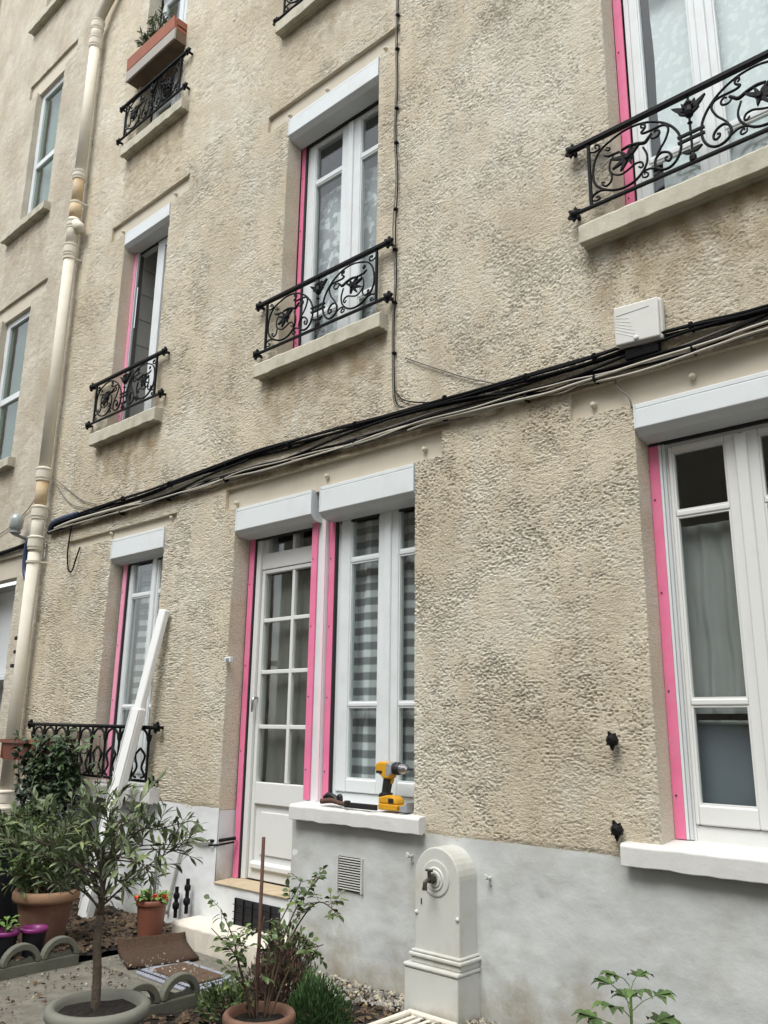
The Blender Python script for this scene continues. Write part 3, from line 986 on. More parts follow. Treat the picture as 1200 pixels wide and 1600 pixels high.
for i, (a, b, z) in enumerate(((-9.08, -8.03, 6.64), (-9.12, -8.08, 3.74), (-9.15, -8.0, 9.64), (-11.1, -10.0, 6.64), (-11.1, -10.0, 3.74))):
    sill(a, b, z, z + .10, -.085, .15, M_STONE, NB, seed=30 + i)
for i, (x0, x1, z0, z1, d) in enumerate(nbw[:5]):
    fr = MB()
    fr.box(x0 + .002, x0 + .075, .06, .12, z0, z1); fr.box(x1 - .075, x1 - .002, .06, .12, z0, z1)
    fr.box(x0 + .075, x1 - .075, .061, .12, z0, z0 + .09); fr.box(x0 + .075, x1 - .075, .061, .12, z1 - .09, z1)
    zm = z0 + (z1 - z0) * .45
    fr.box(x0 + .075, x1 - .075, .062, .12, zm - .035, zm + .035)
    w = fr.build('window', M_PVC, NB, bevel=.005)
    MB().box(x0 + .076, x1 - .076, .085, .089, z0 + .09, zm - .036).build('pane', M_GLASSG, w)
    MB().box(x0 + .076, x1 - .076, .085, .089, zm + .036, z1 - .09).build('pane', M_GLASSG, w)
    sl = MB()
    if i == 1:
        for k in range(40):
            z = z0 + .12 + k * .042
            sl.add([(x0 + .08, .16, z), (x1 - .08, .16, z), (x1 - .08, .145, z + .036), (x0 + .08, .145, z + .036)], [(0, 1, 2, 3)])
        tag(sl.build('blind', M_BLIND, w), None, None, kind='stuff')
    else:
        folded(x0 + .05, x1 - .05, z0 + .05, z1 - .05, .17, 3, .015, seed=40 + i).build('sheer_curtain', M_BLIND, w, smooth=True)
    room(x0 - .1, x1 + .1, z0 - .1, z1 + .1, .125, parent=NB)
# entrance of the neighbouring building
nd = MB().box(-8.75, -7.72, .26, .32, 0, 2.62).build('door', mat('grey_door_paint', (.36, .37, .39), .5, .06, 3, .05, 30), NB)
MB().box(-8.70, -7.76, .245, .2595, 1.72, 2.55).build('transom_panel', M_FRAMEG, nd, bevel=.004)
MB().prism([(.26, 1.60), (.10, 1.66), (.10, 1.69), (.26, 1.72)], -8.72, -7.74).build('door_canopy', M_FRAMEG, nd, fix=True)
MB().box(-8.4, -8.36, .235, .2595, .4, 1.5).build('panel_moulding', M_FRAMEG, nd)

# unseen wall across the courtyard, added to shade the lower facade and fill reflections
ob = MB().box(-16, 9, -10.4, -10.0, -.02, 9.5)
tag(ob.build('unseen_courtyard_wall', M_OPP), None, None, kind='structure')

# ================================================================== IRON RAILINGS
# scroll lines of one half of a window railing: u from end bar to centre, v from bottom bar to top rail
SCROLLS = [
    ([(.551, .543), (.586, .392), (.57, .252), (.506, .138), (.424, .073), (.308, .062), (.192, .119), (.093, .226), (.044, .353), (.038, .517), (.068, .696), (.135, .816), (.245, .886), (.367, .935)], 1.0),
    ([(.276, .904), (.382, .935), (.513, .927), (.639, .87), (.759, .761), (.848, .618), (.899, .46), (.905, .288), (.873, .158), (.814, .075), (.745, .06), (.679, .109), (.656, .19), (.669, .286), (.719, .33), (.781, .291), (.81, .216), (.791, .161), (.759, .182), (.755, .226), (.776, .229)], 1.0),
    ([(.566, .836), (.546, .857), (.552, .894), (.582, .872), (.580, .815), (.545, .775), (.576, .745), (.646, .74), (.73, .738), (.785, .706), (.8, .621), (.764, .491), (.711, .392), (.677, .317), (.658, .234)], .9),
    ([(.154, .268), (.124, .286), (.131, .244), (.167, .203), (.211, .236), (.226, .325), (.207, .413), (.215, .527), (.255, .621)], .8),
    ([(.213, .41), (.247, .33), (.319, .278), (.392, .301), (.466, .343), (.523, .327), (.542, .268), (.519, .244), (.496, .278)], .8),
    ([(.0, .868), (.059, .823), (.114, .839), (.11, .904), (.072, .917), (.08, .87)], .8),
    ([(0, .073), (.027, .145), (.105, .171), (.207, .112)], .9),
    ([(0, .078), (.053, .044), (.093, .06), (.074, .101), (.055, .091)], .7),
    ([(.466, .085), (.53, .161), (.599, .171), (.667, .125), (.745, .06)], .8),
    ([(.527, .135), (.532, .085), (.572, .07), (.582, .112), (.555, .143), (.546, .117)], .7),
    ([(.338, .647), (.411, .66), (.498, .634), (.568, .597), (.612, .647), (.643, .686)], 1.3),
    ([(.614, .665), (.652, .6), (.703, .608), (.719, .662), (.686, .704), (.665, .681)], .8),
    ([(.16, .691), (.203, .652), (.264, .644), (.323, .636)], 1.0),
    ([(.188, .803), (.224, .769), (.207, .74), (.173, .782)], .7)]


def fat_leaf(mb, x, z, ang, L, W, y, t=.006):
    c, s_ = math.cos(ang), math.sin(ang)
    pts = [(0, -.12), (.35, -.5), (.7, -.32), (1, 0), (.7, .32), (.35, .5), (0, .12)]
    mb.prism([(x + L * a * c - W * b * s_, z + L * a * s_ + W * b * c) for a, b in pts], y - t, y + t, 'y')


def rosette(name, x, y, z, r, parent, m=None):
    mb = MB()
    for k in range(6):
        fat_leaf(mb, x, z, k * 1.047 + .3, r, r * .75, y + .004 * (k % 2), .009)
    mb.lathe([(r * .55, -.012), (r * .6, .0), (r * .4, .018), (r * .1, .024)], (x, y, z), 10, 'y')
    mb.tube([(x, y, z), (x, .01, z)], r * .28, 6)
    return mb.build(name, m or M_IRON, parent, fix=True)


def railing(xl, xr, zb, zt, y, label, group, detail=True):
    """xl..xr: between the wall anchors; zb / zt: bottom bar and hand rail"""
    root = empty('window_railing', ((xl + xr) / 2, y, zb), label, 'railing', group)
    a, b = xl + .095, xr - .095
    c = (a + b) / 2
    MB().box(xl, xr, y - .015, y + .015, zt - .012, zt + .012).build('hand_rail', M_IRON, root, bevel=.004)
    MB().box(xl, xr, y - .009, y + .009, zb - .008, zb + .008).build('bottom_rail', M_IRON, root, bevel=.003)
    for x in (a, b):
        MB().box(x - .007, x + .007, y - .007, y + .007, zb + .008, zt - .011).build('end_bar', M_IRON, root)
    for x, z in ((xl, zt), (xr, zt), (xl, zb), (xr, zb)):
        rosette('rosette_anchor', x, y, z, .040, root)
    z0, z1 = zb + .006, zt - .008
    for sgn in (1, -1):
        for pts, th in SCROLLS:
            P = [((a + (c - a) * u) if sgn > 0 else (b - (b - c) * u), y, z0 + (z1 - z0) * v) for u, v in pts]
            P = spline(P, 4)
            m = len(P)
            rr = [.0072 * th * (.75 + .25 * math.sin(math.pi * i / (m - 1))) for i in range(m)]
            MB().tube(P, rr, 5).build('scroll', M_IRON, root, smooth=True)
        lf = MB()
        px, pz = (a + (c - a) * .40 if sgn > 0 else b - (b - c) * .40), z0 + (z1 - z0) * .50
        for an, L, W in ((2.3, .075, .018), (2.85, .095, .02), (3.5, .09, .02), (4.1, .075, .018), (.6, .075, .018), (1.2, .055, .018), (5.0, .05, .016)):
            an = an if sgn > 0 else math.pi - an
            fat_leaf(lf, px, pz, an, L, W, y, .008)
        lf.lathe([(.02, -.014), (.022, 0), (.012, .016)], (px, y, pz), 8, 'y')
        lf.build('cast_leaf', M_IRON, root, fix=True)
        sx = c - sgn * .03
        tp = MB()
        for an, L, W in ((2.5, .10, .026), (2.05, .07, .026), (2.9, .05, .024)):
            an = an if sgn > 0 else math.pi - an
            fat_leaf(tp, c, z0 + (z1 - z0) * .73, an, L, W, y, .008)
        tp.build('crown_leaf', M_IRON, root, fix=True)
    po = MB().tube([(c, y, zb), (c, y, zt)], .006, 6)
    po.lathe([(.008, 0), (.018, .012), (.024, .03), (.016, .06), (.022, .075), (.006, .10)], (c, y, z0 + (z1 - z0) * .65), 8)
    po.lathe([(.006, 0), (.013, .008), (.006, .016)], (c, y, z0 + (z1 - z0) * .55), 8)
    po.lathe([(.016, 0), (.018, .02), (.008, .04)], (c, y, zb + .008), 8)
    fat_leaf(po, c, z0 + .05, .3, .05, .022, y, .007); fat_leaf(po, c, z0 + .05, math.pi - .3, .05, .022, y, .007)
    po.build('centre_post', M_IRON, root, fix=True)
    for v in (.425, .342):
        z = z0 + (z1 - z0) * v
        MB().box(c - (c - a) * .122, c + (c - a) * .122, y - .007, y + .007, z - .006, z + .006).build('cross_bar', M_IRON, root)
    return root


railing(-1.775, -.56, 3.783, 4.152, -.055, 'black wrought iron railing before the window with the white butterfly curtain', 'wrought iron window railings')
railing(-4.265, -3.035, 3.780, 4.150, -.055, 'black wrought iron railing on the middle first-floor window, beside the vertical cable', 'wrought iron window railings')
railing(-6.575, -5.445, 3.81, 4.17, -.055, 'black wrought iron railing on the dark open window right of the downpipe', 'wrought iron window railings')
railing(-6.575, -5.48, 6.72, 7.09, -.055, 'black wrought iron railing under the flower box at the top left', 'wrought iron window railings')
railing(-4.25, -3.04, 6.60, 6.97, -.055, 'black wrought iron railing cut off by the top edge of the photo', 'wrought iron window railings')

# the arcaded railing behind the climbing plant
AR = empty('arcade_railing', (-6.1, -.06, .9), 'long black iron railing of small arches behind the climbing plant', 'railing')
y = -.06
MB().tube([(-7.0, y, 1.262), (-5.14, y, 1.252)], .013, 8).build('hand_rail', M_IRON, AR, smooth=True)
MB().tube([(-7.0, y, .905), (-5.15, y, .895)], .010, 8).build('bottom_rail', M_IRON, AR, smooth=True)
for x, z in ((-7.0, 1.262), (-5.13, 1.252), (-7.0, .905), (-5.14, .895)):
    rosette('rosette_anchor', x, y, z, .040, AR)
nun = 9
for k in range(nun + 1):
    x = -6.93 + k * (1.72 / nun)
    mb = MB().tube([(x, y, .9), (x, y, 1.255)], .010, 6)
    for zz in (1.16, 1.05, .96):
        mb.lathe([(.005, 0), (.013, .012), (.005, .024)], (x, y, zz), 6)
    fat_leaf(mb, x, 1.15, 1.1, .06, .022, y); fat_leaf(mb, x, 1.15, 2.04, .06, .022, y); fat_leaf(mb, x, 1.15, 1.57, .075, .024, y)
    mb.build('baluster', M_IRON, AR, fix=True)
    if k < nun:
        xm, hw = x + .86 / nun, .86 / nun
        arch = [(xm - hw * math.cos(t), y, 1.13 + .11 * math.sin(t)) for t in np.linspace(0, math.pi, 12)]
        MB().tube(arch, .009, 5).build('arch', M_IRON, AR, smooth=True)
        for sg in (-1, 1):
            ly = spline([(xm, y, 1.11), (xm + sg * hw * .62, y, 1.06), (xm + sg * hw * .3, y, .985), (xm + sg * hw * .75, y, .93), (xm + sg * hw * .35, y, .915)], 4)
            MB().tube(ly, .0085, 5).build('scroll', M_IRON, AR, smooth=True)

# two iron stumps of a removed railing beside the right window
for z, lb in ((1.235, 'upper black iron anchor stump left of the ground-floor right window'), (.878, 'lower black iron anchor stump just above the right white sill')):
    mb = MB()
    for k in range(7):
        fat_leaf(mb, -1.727, z, k * .9 + .2, .026 + .008 * (k % 3), .02, -.045 - .005 * (k % 2), .008)
    mb.lathe([(.024, -.01), (.026, .012), (.012, .03)], (-1.727, -.045, z), 8, 'y')
    mb.tube([(-1.727, -.03, z), (-1.727, .02, z)], .009, 6)
    tag(mb.build('iron_anchor', M_IRON, fix=True), lb, 'anchor', 'iron anchor stumps')

# ================================================================== DOWNPIPE
DP = empty('downpipe', (-7.2, -.10, 0), 'tall cream painted downpipe with collars and an orange rusty length', 'pipe')
PX, PY, PR = -7.205, -.105, .053


def pipe_len(z0, z1, m, r=PR):
    return MB().lathe([(r, z0), (r, z1)], (PX, PY, 0), 20).build('pipe_length', m, DP, smooth=True)


def collar(z, h=.10, r=PR, m=None):
    return MB().lathe([(r + .001, z - .02), (r + .009, z - .015), (r + .009, z), (r + .015, z + .012), (r + .015, z + h - .02), (r + .020, z + h - .01), (r + .020, z + h), (r + .004, z + h + .012)], (PX, PY, 0), 20).build('collar', m or M_PIPE, DP, smooth=False)


pipe_len(.03, .66, M_PIPE, .064); pipe_len(.66, 2.74, M_PIPE); pipe_len(2.74, 3.15, M_PIPE); pipe_len(3.15, 3.42, M_RUST); pipe_len(3.42, 5.82, M_PIPE)
pipe_len(5.82, 6.12, M_PIPE, .057); pipe_len(6.12, 6.30, M_RUST, .058); pipe_len(6.30, 6.62, M_RUST); pipe_len(6.62, 8.22, M_PIPE); pipe_len(8.22, 8.46, M_PIPE, .058)
for z in (.52, .62, 2.78, 3.06, 3.42, 5.72, 6.02, 6.58, 8.18, 8.40):
    collar(z, .07 if z in (6.02, 6.58, .52) else .10)
for z in (2.64, 5.66, 6.28):
    MB().lathe([(PR + .002, z), (PR + .009, z + .004), (PR + .009, z + .026), (PR + .002, z + .03)], (PX, PY, 0), 20).tube([(PX + .03, PY, z + .015), (PX + .06, .0, z + .015)], .008, 6).build('pipe_clamp', M_PIPE, DP)
MB().tube(spline([(PX, PY, 8.44), (PX + .03, PY, 8.54), (PX + .12, PY + .01, 8.66), (PX + .26, PY + .02, 8.80), (PX + .36, PY + .02, 8.95), (PX + .38, PY + .02, 9.2), (PX + .38, PY + .02, 12.0)], 6), PR, 18).build('offset_bend', mat('grey_pipe', (.42, .38, .30), .5, .1, 5, .1, 30), DP, smooth=True)
MB().tube([(PX + .04, PY, 6.05), (PX + .10, PY + .01, 6.0), (PX + .12, PY + .02, 5.95)], .05, 10).build('inspection_boss', M_PIPE, DP, smooth=True)

pp = MB().lathe([(.05, 8.2), (.05, 12)], (-10.55, -.10, 0), 14)
tag(pp.build('far_downpipe', M_PIPE, smooth=True), 'cream downpipe sliver in the top left corner of the photo', 'pipe')

# ================================================================== CABLES
TOP = [(-7.103, 2.996), (-6.328, 3.015), (-5.603, 3.024), (-4.971, 3.042), (-4.242, 3.06), (-3.615, 3.045), (-3.282, 3.037), (-2.951, 3.024), (-2.647, 3.011), (-2.188, 3.0), (-1.82, 2.994), (-1.618, 2.999), (-1.428, 3.010), (-1.195, 2.998), (-.931, 2.980), (-.3, 3.0), (.6, 3.0), (1.6, 3.01)]
LOW = [(-7.086, 2.935), (-5.816, 2.935), (-4.727, 2.935), (-4.23, 2.932), (-3.726, 2.925), (-3.278, 2.928), (-2.878, 2.925), (-2.648, 2.918), (-2.351, 2.905), (-2.004, 2.897), (-1.825, 2.907), (-1.625, 2.905), (-1.318, 2.900), (-1.121, 2.905), (-.936, 2.915), (-.3, 2.92), (.6, 2.9), (1.6, 2.9)]


def cable(path, r, m, dz, dy, wob, seed, label, group, x0=None, x1=None):
    rnd = random.Random(seed)
    ph = [rnd.uniform(0, 6.28) for _ in range(4)]
    base = spline([(x, 0, z) for x, z in path], 5)
    pts = []
    for p in base:
        if (x0 is not None and p.x < x0) or (x1 is not None and p.x > x1):
            continue
        pts.append((p.x, -.03 + dy + wob * .5 * math.sin(p.x * 4.1 + ph[0]), p.z + dz + wob * (math.sin(p.x * 3.3 + ph[1]) + .5 * math.sin(p.x * 8.1 + ph[2]))))
    return tag(MB().tube(pts, r, 6).build('cable', m, smooth=True), label, 'cable', group)


LB = ['black cable at the front of the upper strand of the wall bundle', 'thinner black cable in the middle of the upper strand', 'thickest black cable of the upper strand on the wall', 'topmost thin black cable of the upper strand', 'lowest loose black cable of the upper strand']
for k in range(5):
    cable(TOP, [.0085, .007, .0095, .006, .0075][k], M_CABLEB, [.006, -.006, -.016, .014, -.024][k], [-.006, -.014, -.004, .002, .004][k], [.003, .005, .004, .004, .009][k], 100 + k, LB[k], 'black cables of the upper strand')
LC = ['thickest black cable of the sagging lower strand', 'lowest black cable of the sagging lower strand', 'uppermost thin black cable of the sagging lower strand']
for k in range(3):
    cable(LOW, [.007, .006, .0055][k], M_CABLEB, [.008, -.006, .018][k], [-.006, -.01, .004][k], [.011, .015, .017][k], 120 + k, LC[k], 'black cables of the lower strand')
cable(LOW, .0065, M_CABLEW, -.014, -.02, .008, 131, 'long cream cable wandering below the black wall bundle', 'pale cables of the bundle')
cable(LOW, .0045, M_CABLEW, -.004, -.024, .014, 132, 'thinner cream cable crossing the lower black cables', 'pale cables of the bundle', -6.9, -1.6)
cable(LOW, .006, M_CABLEW, -.030, -.012, .013, 133, 'thin cream cable hanging lowest near the grey junction box', 'pale cables of the bundle', -2.9, -.2)
cable(LOW, .007, M_CABLEG, -.022, .002, .009, 134, 'grey cable close to the wall under the bundle', 'grey cables of the bundle')
cable(LOW, .006, M_CABLEG, .028, .004, .012, 135, 'grey cable between the upper and lower black strands', 'grey cables of the bundle')
mb = MB().tube(spline([(-6.98, -.05, 2.94), (-6.7, -.055, 2.955), (-6.3, -.055, 2.955), (-5.9, -.05, 2.95), (-5.6, -.05, 2.945)], 6), .013, 8)
tag(mb.build('conduit', M_CABLEW, smooth=True), 'short white conduit along the cables right of the downpipe', 'conduit')
mb = MB().tube(spline([(-7.12, -.03, 2.92), (-7.02, -.06, 2.985), (-6.85, -.06, 3.005), (-6.6, -.05, 3.012)], 6), .022, 8)
tag(mb.build('blue_conduit', M_BLUE, smooth=True), 'short blue corrugated tube right of the downpipe', 'conduit', 'blue tubes by the downpipe')
mb = MB().tube(spline([(-7.30, -.06, 2.96), (-7.42, -.07, 2.90), (-7.46, -.07, 2.78), (-7.44, -.07, 2.62), (-7.38, -.07, 2.52)], 6), .022, 8)
tag(mb.build('blue_conduit', M_BLUE, smooth=True), 'blue corrugated tube curving down left of the downpipe', 'conduit', 'blue tubes by the downpipe')
mb = MB().tube([(-7.40, -.06, 2.52), (-7.36, -.06, 1.6), (-7.33, -.06, .5)], .012, 8)
tag(mb.build('conduit', M_CABLEW, smooth=True), 'white vertical conduit squeezed behind the left of the downpipe', 'conduit')
for i, (z, dx) in enumerate(((1.98, 0), (1.86, .01), (1.74, -.02))):
    mb = MB().box(-7.41 + dx, -7.33, -.10, -.03, z, z + .03)
    tag(mb.build('cable_clip', M_IRON, bevel=.004), ['topmost', 'middle', 'lowest'][i] + ' of three black clips on the conduit left of the downpipe', 'clip', 'black conduit clips')
where = ['nearest the downpipe', 'above the wall between left window and door', 'above the left end of the door box', 'above the gap between the door boxes', 'above the side window box', 'at the right end of the door lintel', 'above the plain wall panel', 'below the junction box on its left', 'above the right shutter box']
for wi, (x, zc) in enumerate(((-5.9, 2.97), (-5.25, 2.975), (-4.55, 2.985), (-3.9, 2.985), (-3.3, 2.98), (-2.62, 2.965), (-2.1, 2.945), (-1.72, 2.94), (-1.25, 2.945))):
    for zz in (zc + .055, zc - .055):
        mb = MB().lathe([(.022, -.006), (.023, 0), (.022, .006)], (x, -.035, zz), 8, 'x')
        mb.box(x - .004, x + .004, -.03, .005, zz - .02, zz - .014)
        tag(mb.build('cable_tie', M_CABLEB), ('upper' if zz > zc else 'lower') + ' black cable tie ' + where[wi], 'tie', 'cable ties along the bundle')
for pts, r_, lb in (([(-4.6, 2.95), (-4.2, 2.935), (-3.8, 2.95), (-3.4, 2.985), (-3.0, 3.0), (-2.6, 2.99)], .008, 'black cable climbing from the lower to the upper strand above the door'),
                    ([(-2.7, 2.995), (-2.4, 2.97), (-2.1, 2.925), (-1.85, 2.92), (-1.6, 2.945), (-1.3, 2.975), (-1.0, 2.97), (-.4, 2.96)], .007, 'black cable dipping between the strands left of the junction box'),
                    ([(-6.4, 2.99), (-6.0, 2.96), (-5.5, 2.94), (-5.1, 2.955), (-4.7, 3.0), (-4.3, 3.02)], .008, 'black cable slanting between the strands above the left shutter box')):
    tag(MB().tube(spline([(x, -.045, z) for x, z in pts], 6), r_, 6).build('cable', M_CABLEB, smooth=True), lb, 'cable', 'cables crossing between the strands')
for pts, lb in (([(-2.62, 2.91), (-2.5, 2.885), (-2.38, 2.872), (-2.26, 2.878), (-2.18, 2.895)], 'thin cream wire sagging below the bundle right of the lintel end'),
                ([(-2.05, 2.89), (-1.97, 2.868), (-1.9, 2.86), (-1.82, 2.872), (-1.72, 2.90)], 'thin cream wire sagging below the bundle left of the right lintel')):
    tag(MB().tube(spline([(x, -.04, z) for x, z in pts], 6), .0035, 6).build('wire', M_CABLEW, smooth=True), lb, 'wire')
# neighbour's cables
mb = MB().tube(spline([(-7.3, -.03, 2.90), (-7.7, -.03, 2.87), (-8.3, -.03, 2.86), (-9.5, -.03, 2.86), (-13, -.03, 2.88)], 6), .02, 8)
tag(mb.build('cable', M_CABLEB, smooth=True), 'thick black cable on the neighbouring wall left of the downpipe', 'cable')
for k, (pts, lb) in enumerate((
        ([(-7.14, -.05, 3.45), (-6.9, -.02, 3.30), (-6.6, -.02, 3.14), (-6.35, -.02, 3.06)], 'thin grey wire sagging from the downpipe to the bundle, upper one'),
        ([(-7.14, -.05, 3.43), (-6.95, -.02, 3.24), (-6.75, -.02, 3.12), (-6.45, -.02, 3.04)], 'thin grey wire sagging from the downpipe to the bundle, lower one'),
        ([(-7.28, -.05, 3.42), (-7.7, -.02, 3.2), (-8.3, -.02, 3.05), (-9.2, -.02, 3.0)], 'thin grey wire sagging left from the downpipe over the neighbouring wall'),
        ([(-2.92, -.02, 3.36), (-2.75, -.02, 3.26), (-2.5, -.02, 3.12), (-2.33, -.02, 3.04), (-2.24, -.03, 3.0)], 'thin brown wire slanting down to the bundle right of the vertical cable'),
        ([(-2.99, -.02, 3.16), (-2.93, -.02, 3.10), (-2.80, -.02, 3.05), (-2.68, -.03, 3.02)], 'short black wire curving from the vertical cable into the bundle'),
        ([(-1.63, -.02, 2.9), (-1.62, -.02, 2.82), (-1.57, -.02, 2.76), (-1.555, -.02, 2.70)], 'thin grey wire dropping to the corner of the right shutter box'),
        ([(-6.72, -.03, 2.94), (-6.74, -.03, 2.72), (-6.70, -.03, 2.55), (-6.63, -.03, 2.52), (-6.58, -.03, 2.62), (-6.55, -.02, 2.72)], 'black loop of cable hanging under the bundle near the downpipe'))):
    tag(MB().tube(spline(pts, 6), .004 if k < 6 else .007, 6).build('wire', M_CABLEB if k in (4, 6) else M_CABLEG, smooth=True), lb, 'wire')
# vertical cable with its clips
V = empty('vertical_cable', (-3.01, -.025, 3.05), 'vertical pair of grey and black cables climbing past the middle window', 'cable')
for dx, m in ((-.007, M_CABLEG), (.007, M_CABLEB)):
    MB().tube(spline([(-2.93 + dx, -.03, 3.05), (-2.985 + dx, -.028, 3.09), (-3.005 + dx, -.026, 3.2), (-3.014 + dx * .9, -.026, 3.6), (-3.0 + dx, -.024, 3.9), (-3.016 + dx * 1.6, -.024, 4.25), (-2.998 + dx * 1.1, -.024, 4.6), (-3.018 + dx, -.024, 4.95), (-3.006 + dx, -.024, 5.3), (-3.014 + dx, -.024, 5.6), (-3.01 + dx, -.024, 6.0), (-3.012 + dx, -.024, 8), (-3.0 + dx, -.024, 11.9)], 5), .0038, 6).build('strand', m, V, smooth=True)
for z in (3.41, 3.74, 4.10, 4.38, 4.86, 5.12, 5.58, 5.85):
    MB().box(-3.021, -2.997, -.033, -.008, z, z + .014).build('cable_clip', M_IRON, V, bevel=.004)

# ================================================================== WALL FITTINGS
J = empty('junction_box', (-1.485, 0, 2.98), 'grey-white plastic junction box on the wall above the cables', 'junction box')
mb = MB().prism([(-1.602, 2.99), (-1.372, 2.975), (-1.368, 3.185), (-1.60, 3.20)], -.055, -.01, 'y')
bx = mb.build('housing', M_JBOX, J, fix=True, bevel=.016, seg=3)
mb = MB().prism([(-1.594, 2.998), (-1.38, 2.984), (-1.376, 3.178), (-1.592, 3.192)], -.072, -.0555, 'y')
mb.build('cover', M_JBOX, J, fix=True, bevel=.012, seg=3)
for k in range(6):
    MB().tube([(-1.585, -.072, 3.065 + k * .014), (-1.585 + .105 - k * .008, -.072, 3.005 + k * .014 + k * .008)], .0016, 5).build('rib', M_JBOX, J)
MB().box(-1.58, -1.42, -.0732, -.0716, 3.142, 3.145).build('cover_line', M_GREYP, J)
MB().lathe([(.012, 0), (.012, .006), (.004, .008)], (-1.488, -.072, 3.008), 10, 'y').build('cover_screw', M_JBOX, J, smooth=True)
cb = MB().box(-1.56, -1.40, -.05, -.01, 2.925, 2.975)
tag(cb.build('cable_gland_block', M_CABLEB, bevel=.006), 'black cable entry block under the junction box', 'cable block')

db = empty('door_bell', (-4.42, .0, 1.68), 'small white doorbell at the left edge of the door recess', 'doorbell')
MB().box(-4.452, -4.39, -.034, -.004, 1.668, 1.705).build('bell_housing', M_PVC, db, bevel=.006)
MB().box(-4.432, -4.40, -.038, -.0343, 1.678, 1.697).build('bell_button', M_GREYP, db, bevel=.003)

VG = empty('vent_grille', (-3.29, 0, .44), 'small rusty-slotted vent grille in the white wall under the drill', 'vent')
MB().box(-3.375, -3.205, -.012, -.0095, .44, .607).build('vent_backing', M_GASKET, VG)
for k in range(13):
    z = .447 + k * .0125
    MB().prism([(-.0128, z), (-.0185, z + .001), (-.0185, z + .0045), (-.0128, z + .0058)], -3.37, -3.21).build('slat', M_FOUNT, VG, fix=True)
for x in (-3.382, -3.206):
    MB().box(x, x + .009, -.021, -.009, .438, .609).build('vent_side', M_FOUNT, VG)

for x, z, lb in ((-2.863, .658, 'small white wall hook left of the fountain head'), (-2.393, .613, 'small white wall hook right of the fountain')):
    mb = MB().tube([(x, 0, z), (x, -.035, z), (x - .004, -.045, z + .008)], .007, 7)
    mb.lathe([(.011, -.004), (.013, 0), (.011, .006)], (x, -.045, z + .008), 8, 'y')
    mb.box(x - .006, x + .006, -.012, .0, z - .03, z)
    tag(mb.build('wall_hook', M_FOUNT, fix=True), lb, 'hook', 'white wall hooks')

# ---- fountain
FN = empty('wall_fountain', (-2.61, -.07, 0), 'cream-white cast iron wall fountain with arched head and old tap', 'fountain')
yf = -.14
arch = [(-2.735, .24), (-2.735, .60)] + [(-2.605 - .13 * math.cos(t), .60 + .135 * math.sin(t)) for t in np.linspace(.15, math.pi - .15, 16)] + [(-2.475, .60), (-2.475, .24)]
MB().prism(arch, yf, .0, 'y').build('body', M_FOUNT, FN, fix=True, bevel=.006)
for (z0, z1, d) in ((.272, .284, .012), (.255, .271, .022), (.228, .254, .012)):
    MB().box(-2.735 - d, -2.475 + d, yf - d, .0, z0, z1).build('moulding', M_FOUNT, FN, bevel=.005)
MB().box(-2.779, -2.459, yf - .036, .0, .208, .2275).build('moulding', M_FOUNT, FN, bevel=.008)
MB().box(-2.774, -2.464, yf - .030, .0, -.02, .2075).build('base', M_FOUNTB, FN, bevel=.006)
ro = MB().lathe([(.050, -.002), (.053, .006), (.048, .012), (.037, .010), (.034, .016), (.025, .016), (.023, .010)], (-2.609, yf, .597), 28, 'y').build('rosette', M_FOUNT, FN, smooth=False)
MB().lathe([(.078, -.002), (.080, .004), (.074, .006)], (-2.609, yf, .60), 32, 'y').build('ring_line', M_FOUNT, FN)
tp = MB().tube([(-2.609, yf, .597), (-2.609, yf - .045, .597)], .015, 10)
tp.lathe([(.018, 0), (.018, .012)], (-2.609, yf - .02, .597), 8, 'y')
tp.tube(spline([(-2.609, yf - .03, .597), (-2.613, yf - .052, .597), (-2.617, yf - .066, .588), (-2.618, yf - .07, .568)], 4), .010, 8)
tp.tube([(-2.612, yf - .042, .60), (-2.613, yf - .044, .636)], .009, 8)
tp.tube([(-2.632, yf - .044, .638), (-2.594, yf - .044, .638)], .006, 6)
tp.lathe([(.012, 0), (.012, .012)], (-2.618, yf - .07, .556), 8)
tp.build('tap', M_BRASS, FN, smooth=False)
for x in (-2.724, -2.484):
    MB().lathe([(.010, -.002), (.010, .004), (.004, .009)], (x, yf, .441), 10, 'y').build('bolt', M_FOUNT, FN, smooth=True)
MB().box(-2.697, -2.692, yf - .003, yf + .01, .478, .503).build('slot', M_GASKET, FN)
BS = empty('drain_basin', (-2.66, -.36, 0), 'white stone drain basin with slatted grate before the fountain', 'basin')
fr = MB(); fr.box(-2.73, -2.45, -.205, -.18, -.01, .045); fr.box(-2.73, -2.45, -.56, -.535, -.01, .045); fr.box(-2.73, -2.70, -.535, -.205, -.01, .045); fr.box(-2.48, -2.45, -.535, -.205, -.01, .045)
fr.build('basin_rim', M_STEP, BS, bevel=.01)
for k in range(5):
    MB().box(-2.69 + k * .043, -2.667 + k * .043, -.533, -.207, .012, .030).build('grate_bar', M_STEP, BS, bevel=.004)
MB().box(-2.70, -2.48, -.533, -.207, -.012, .004).build('basin_floor', M_SOIL, BS)

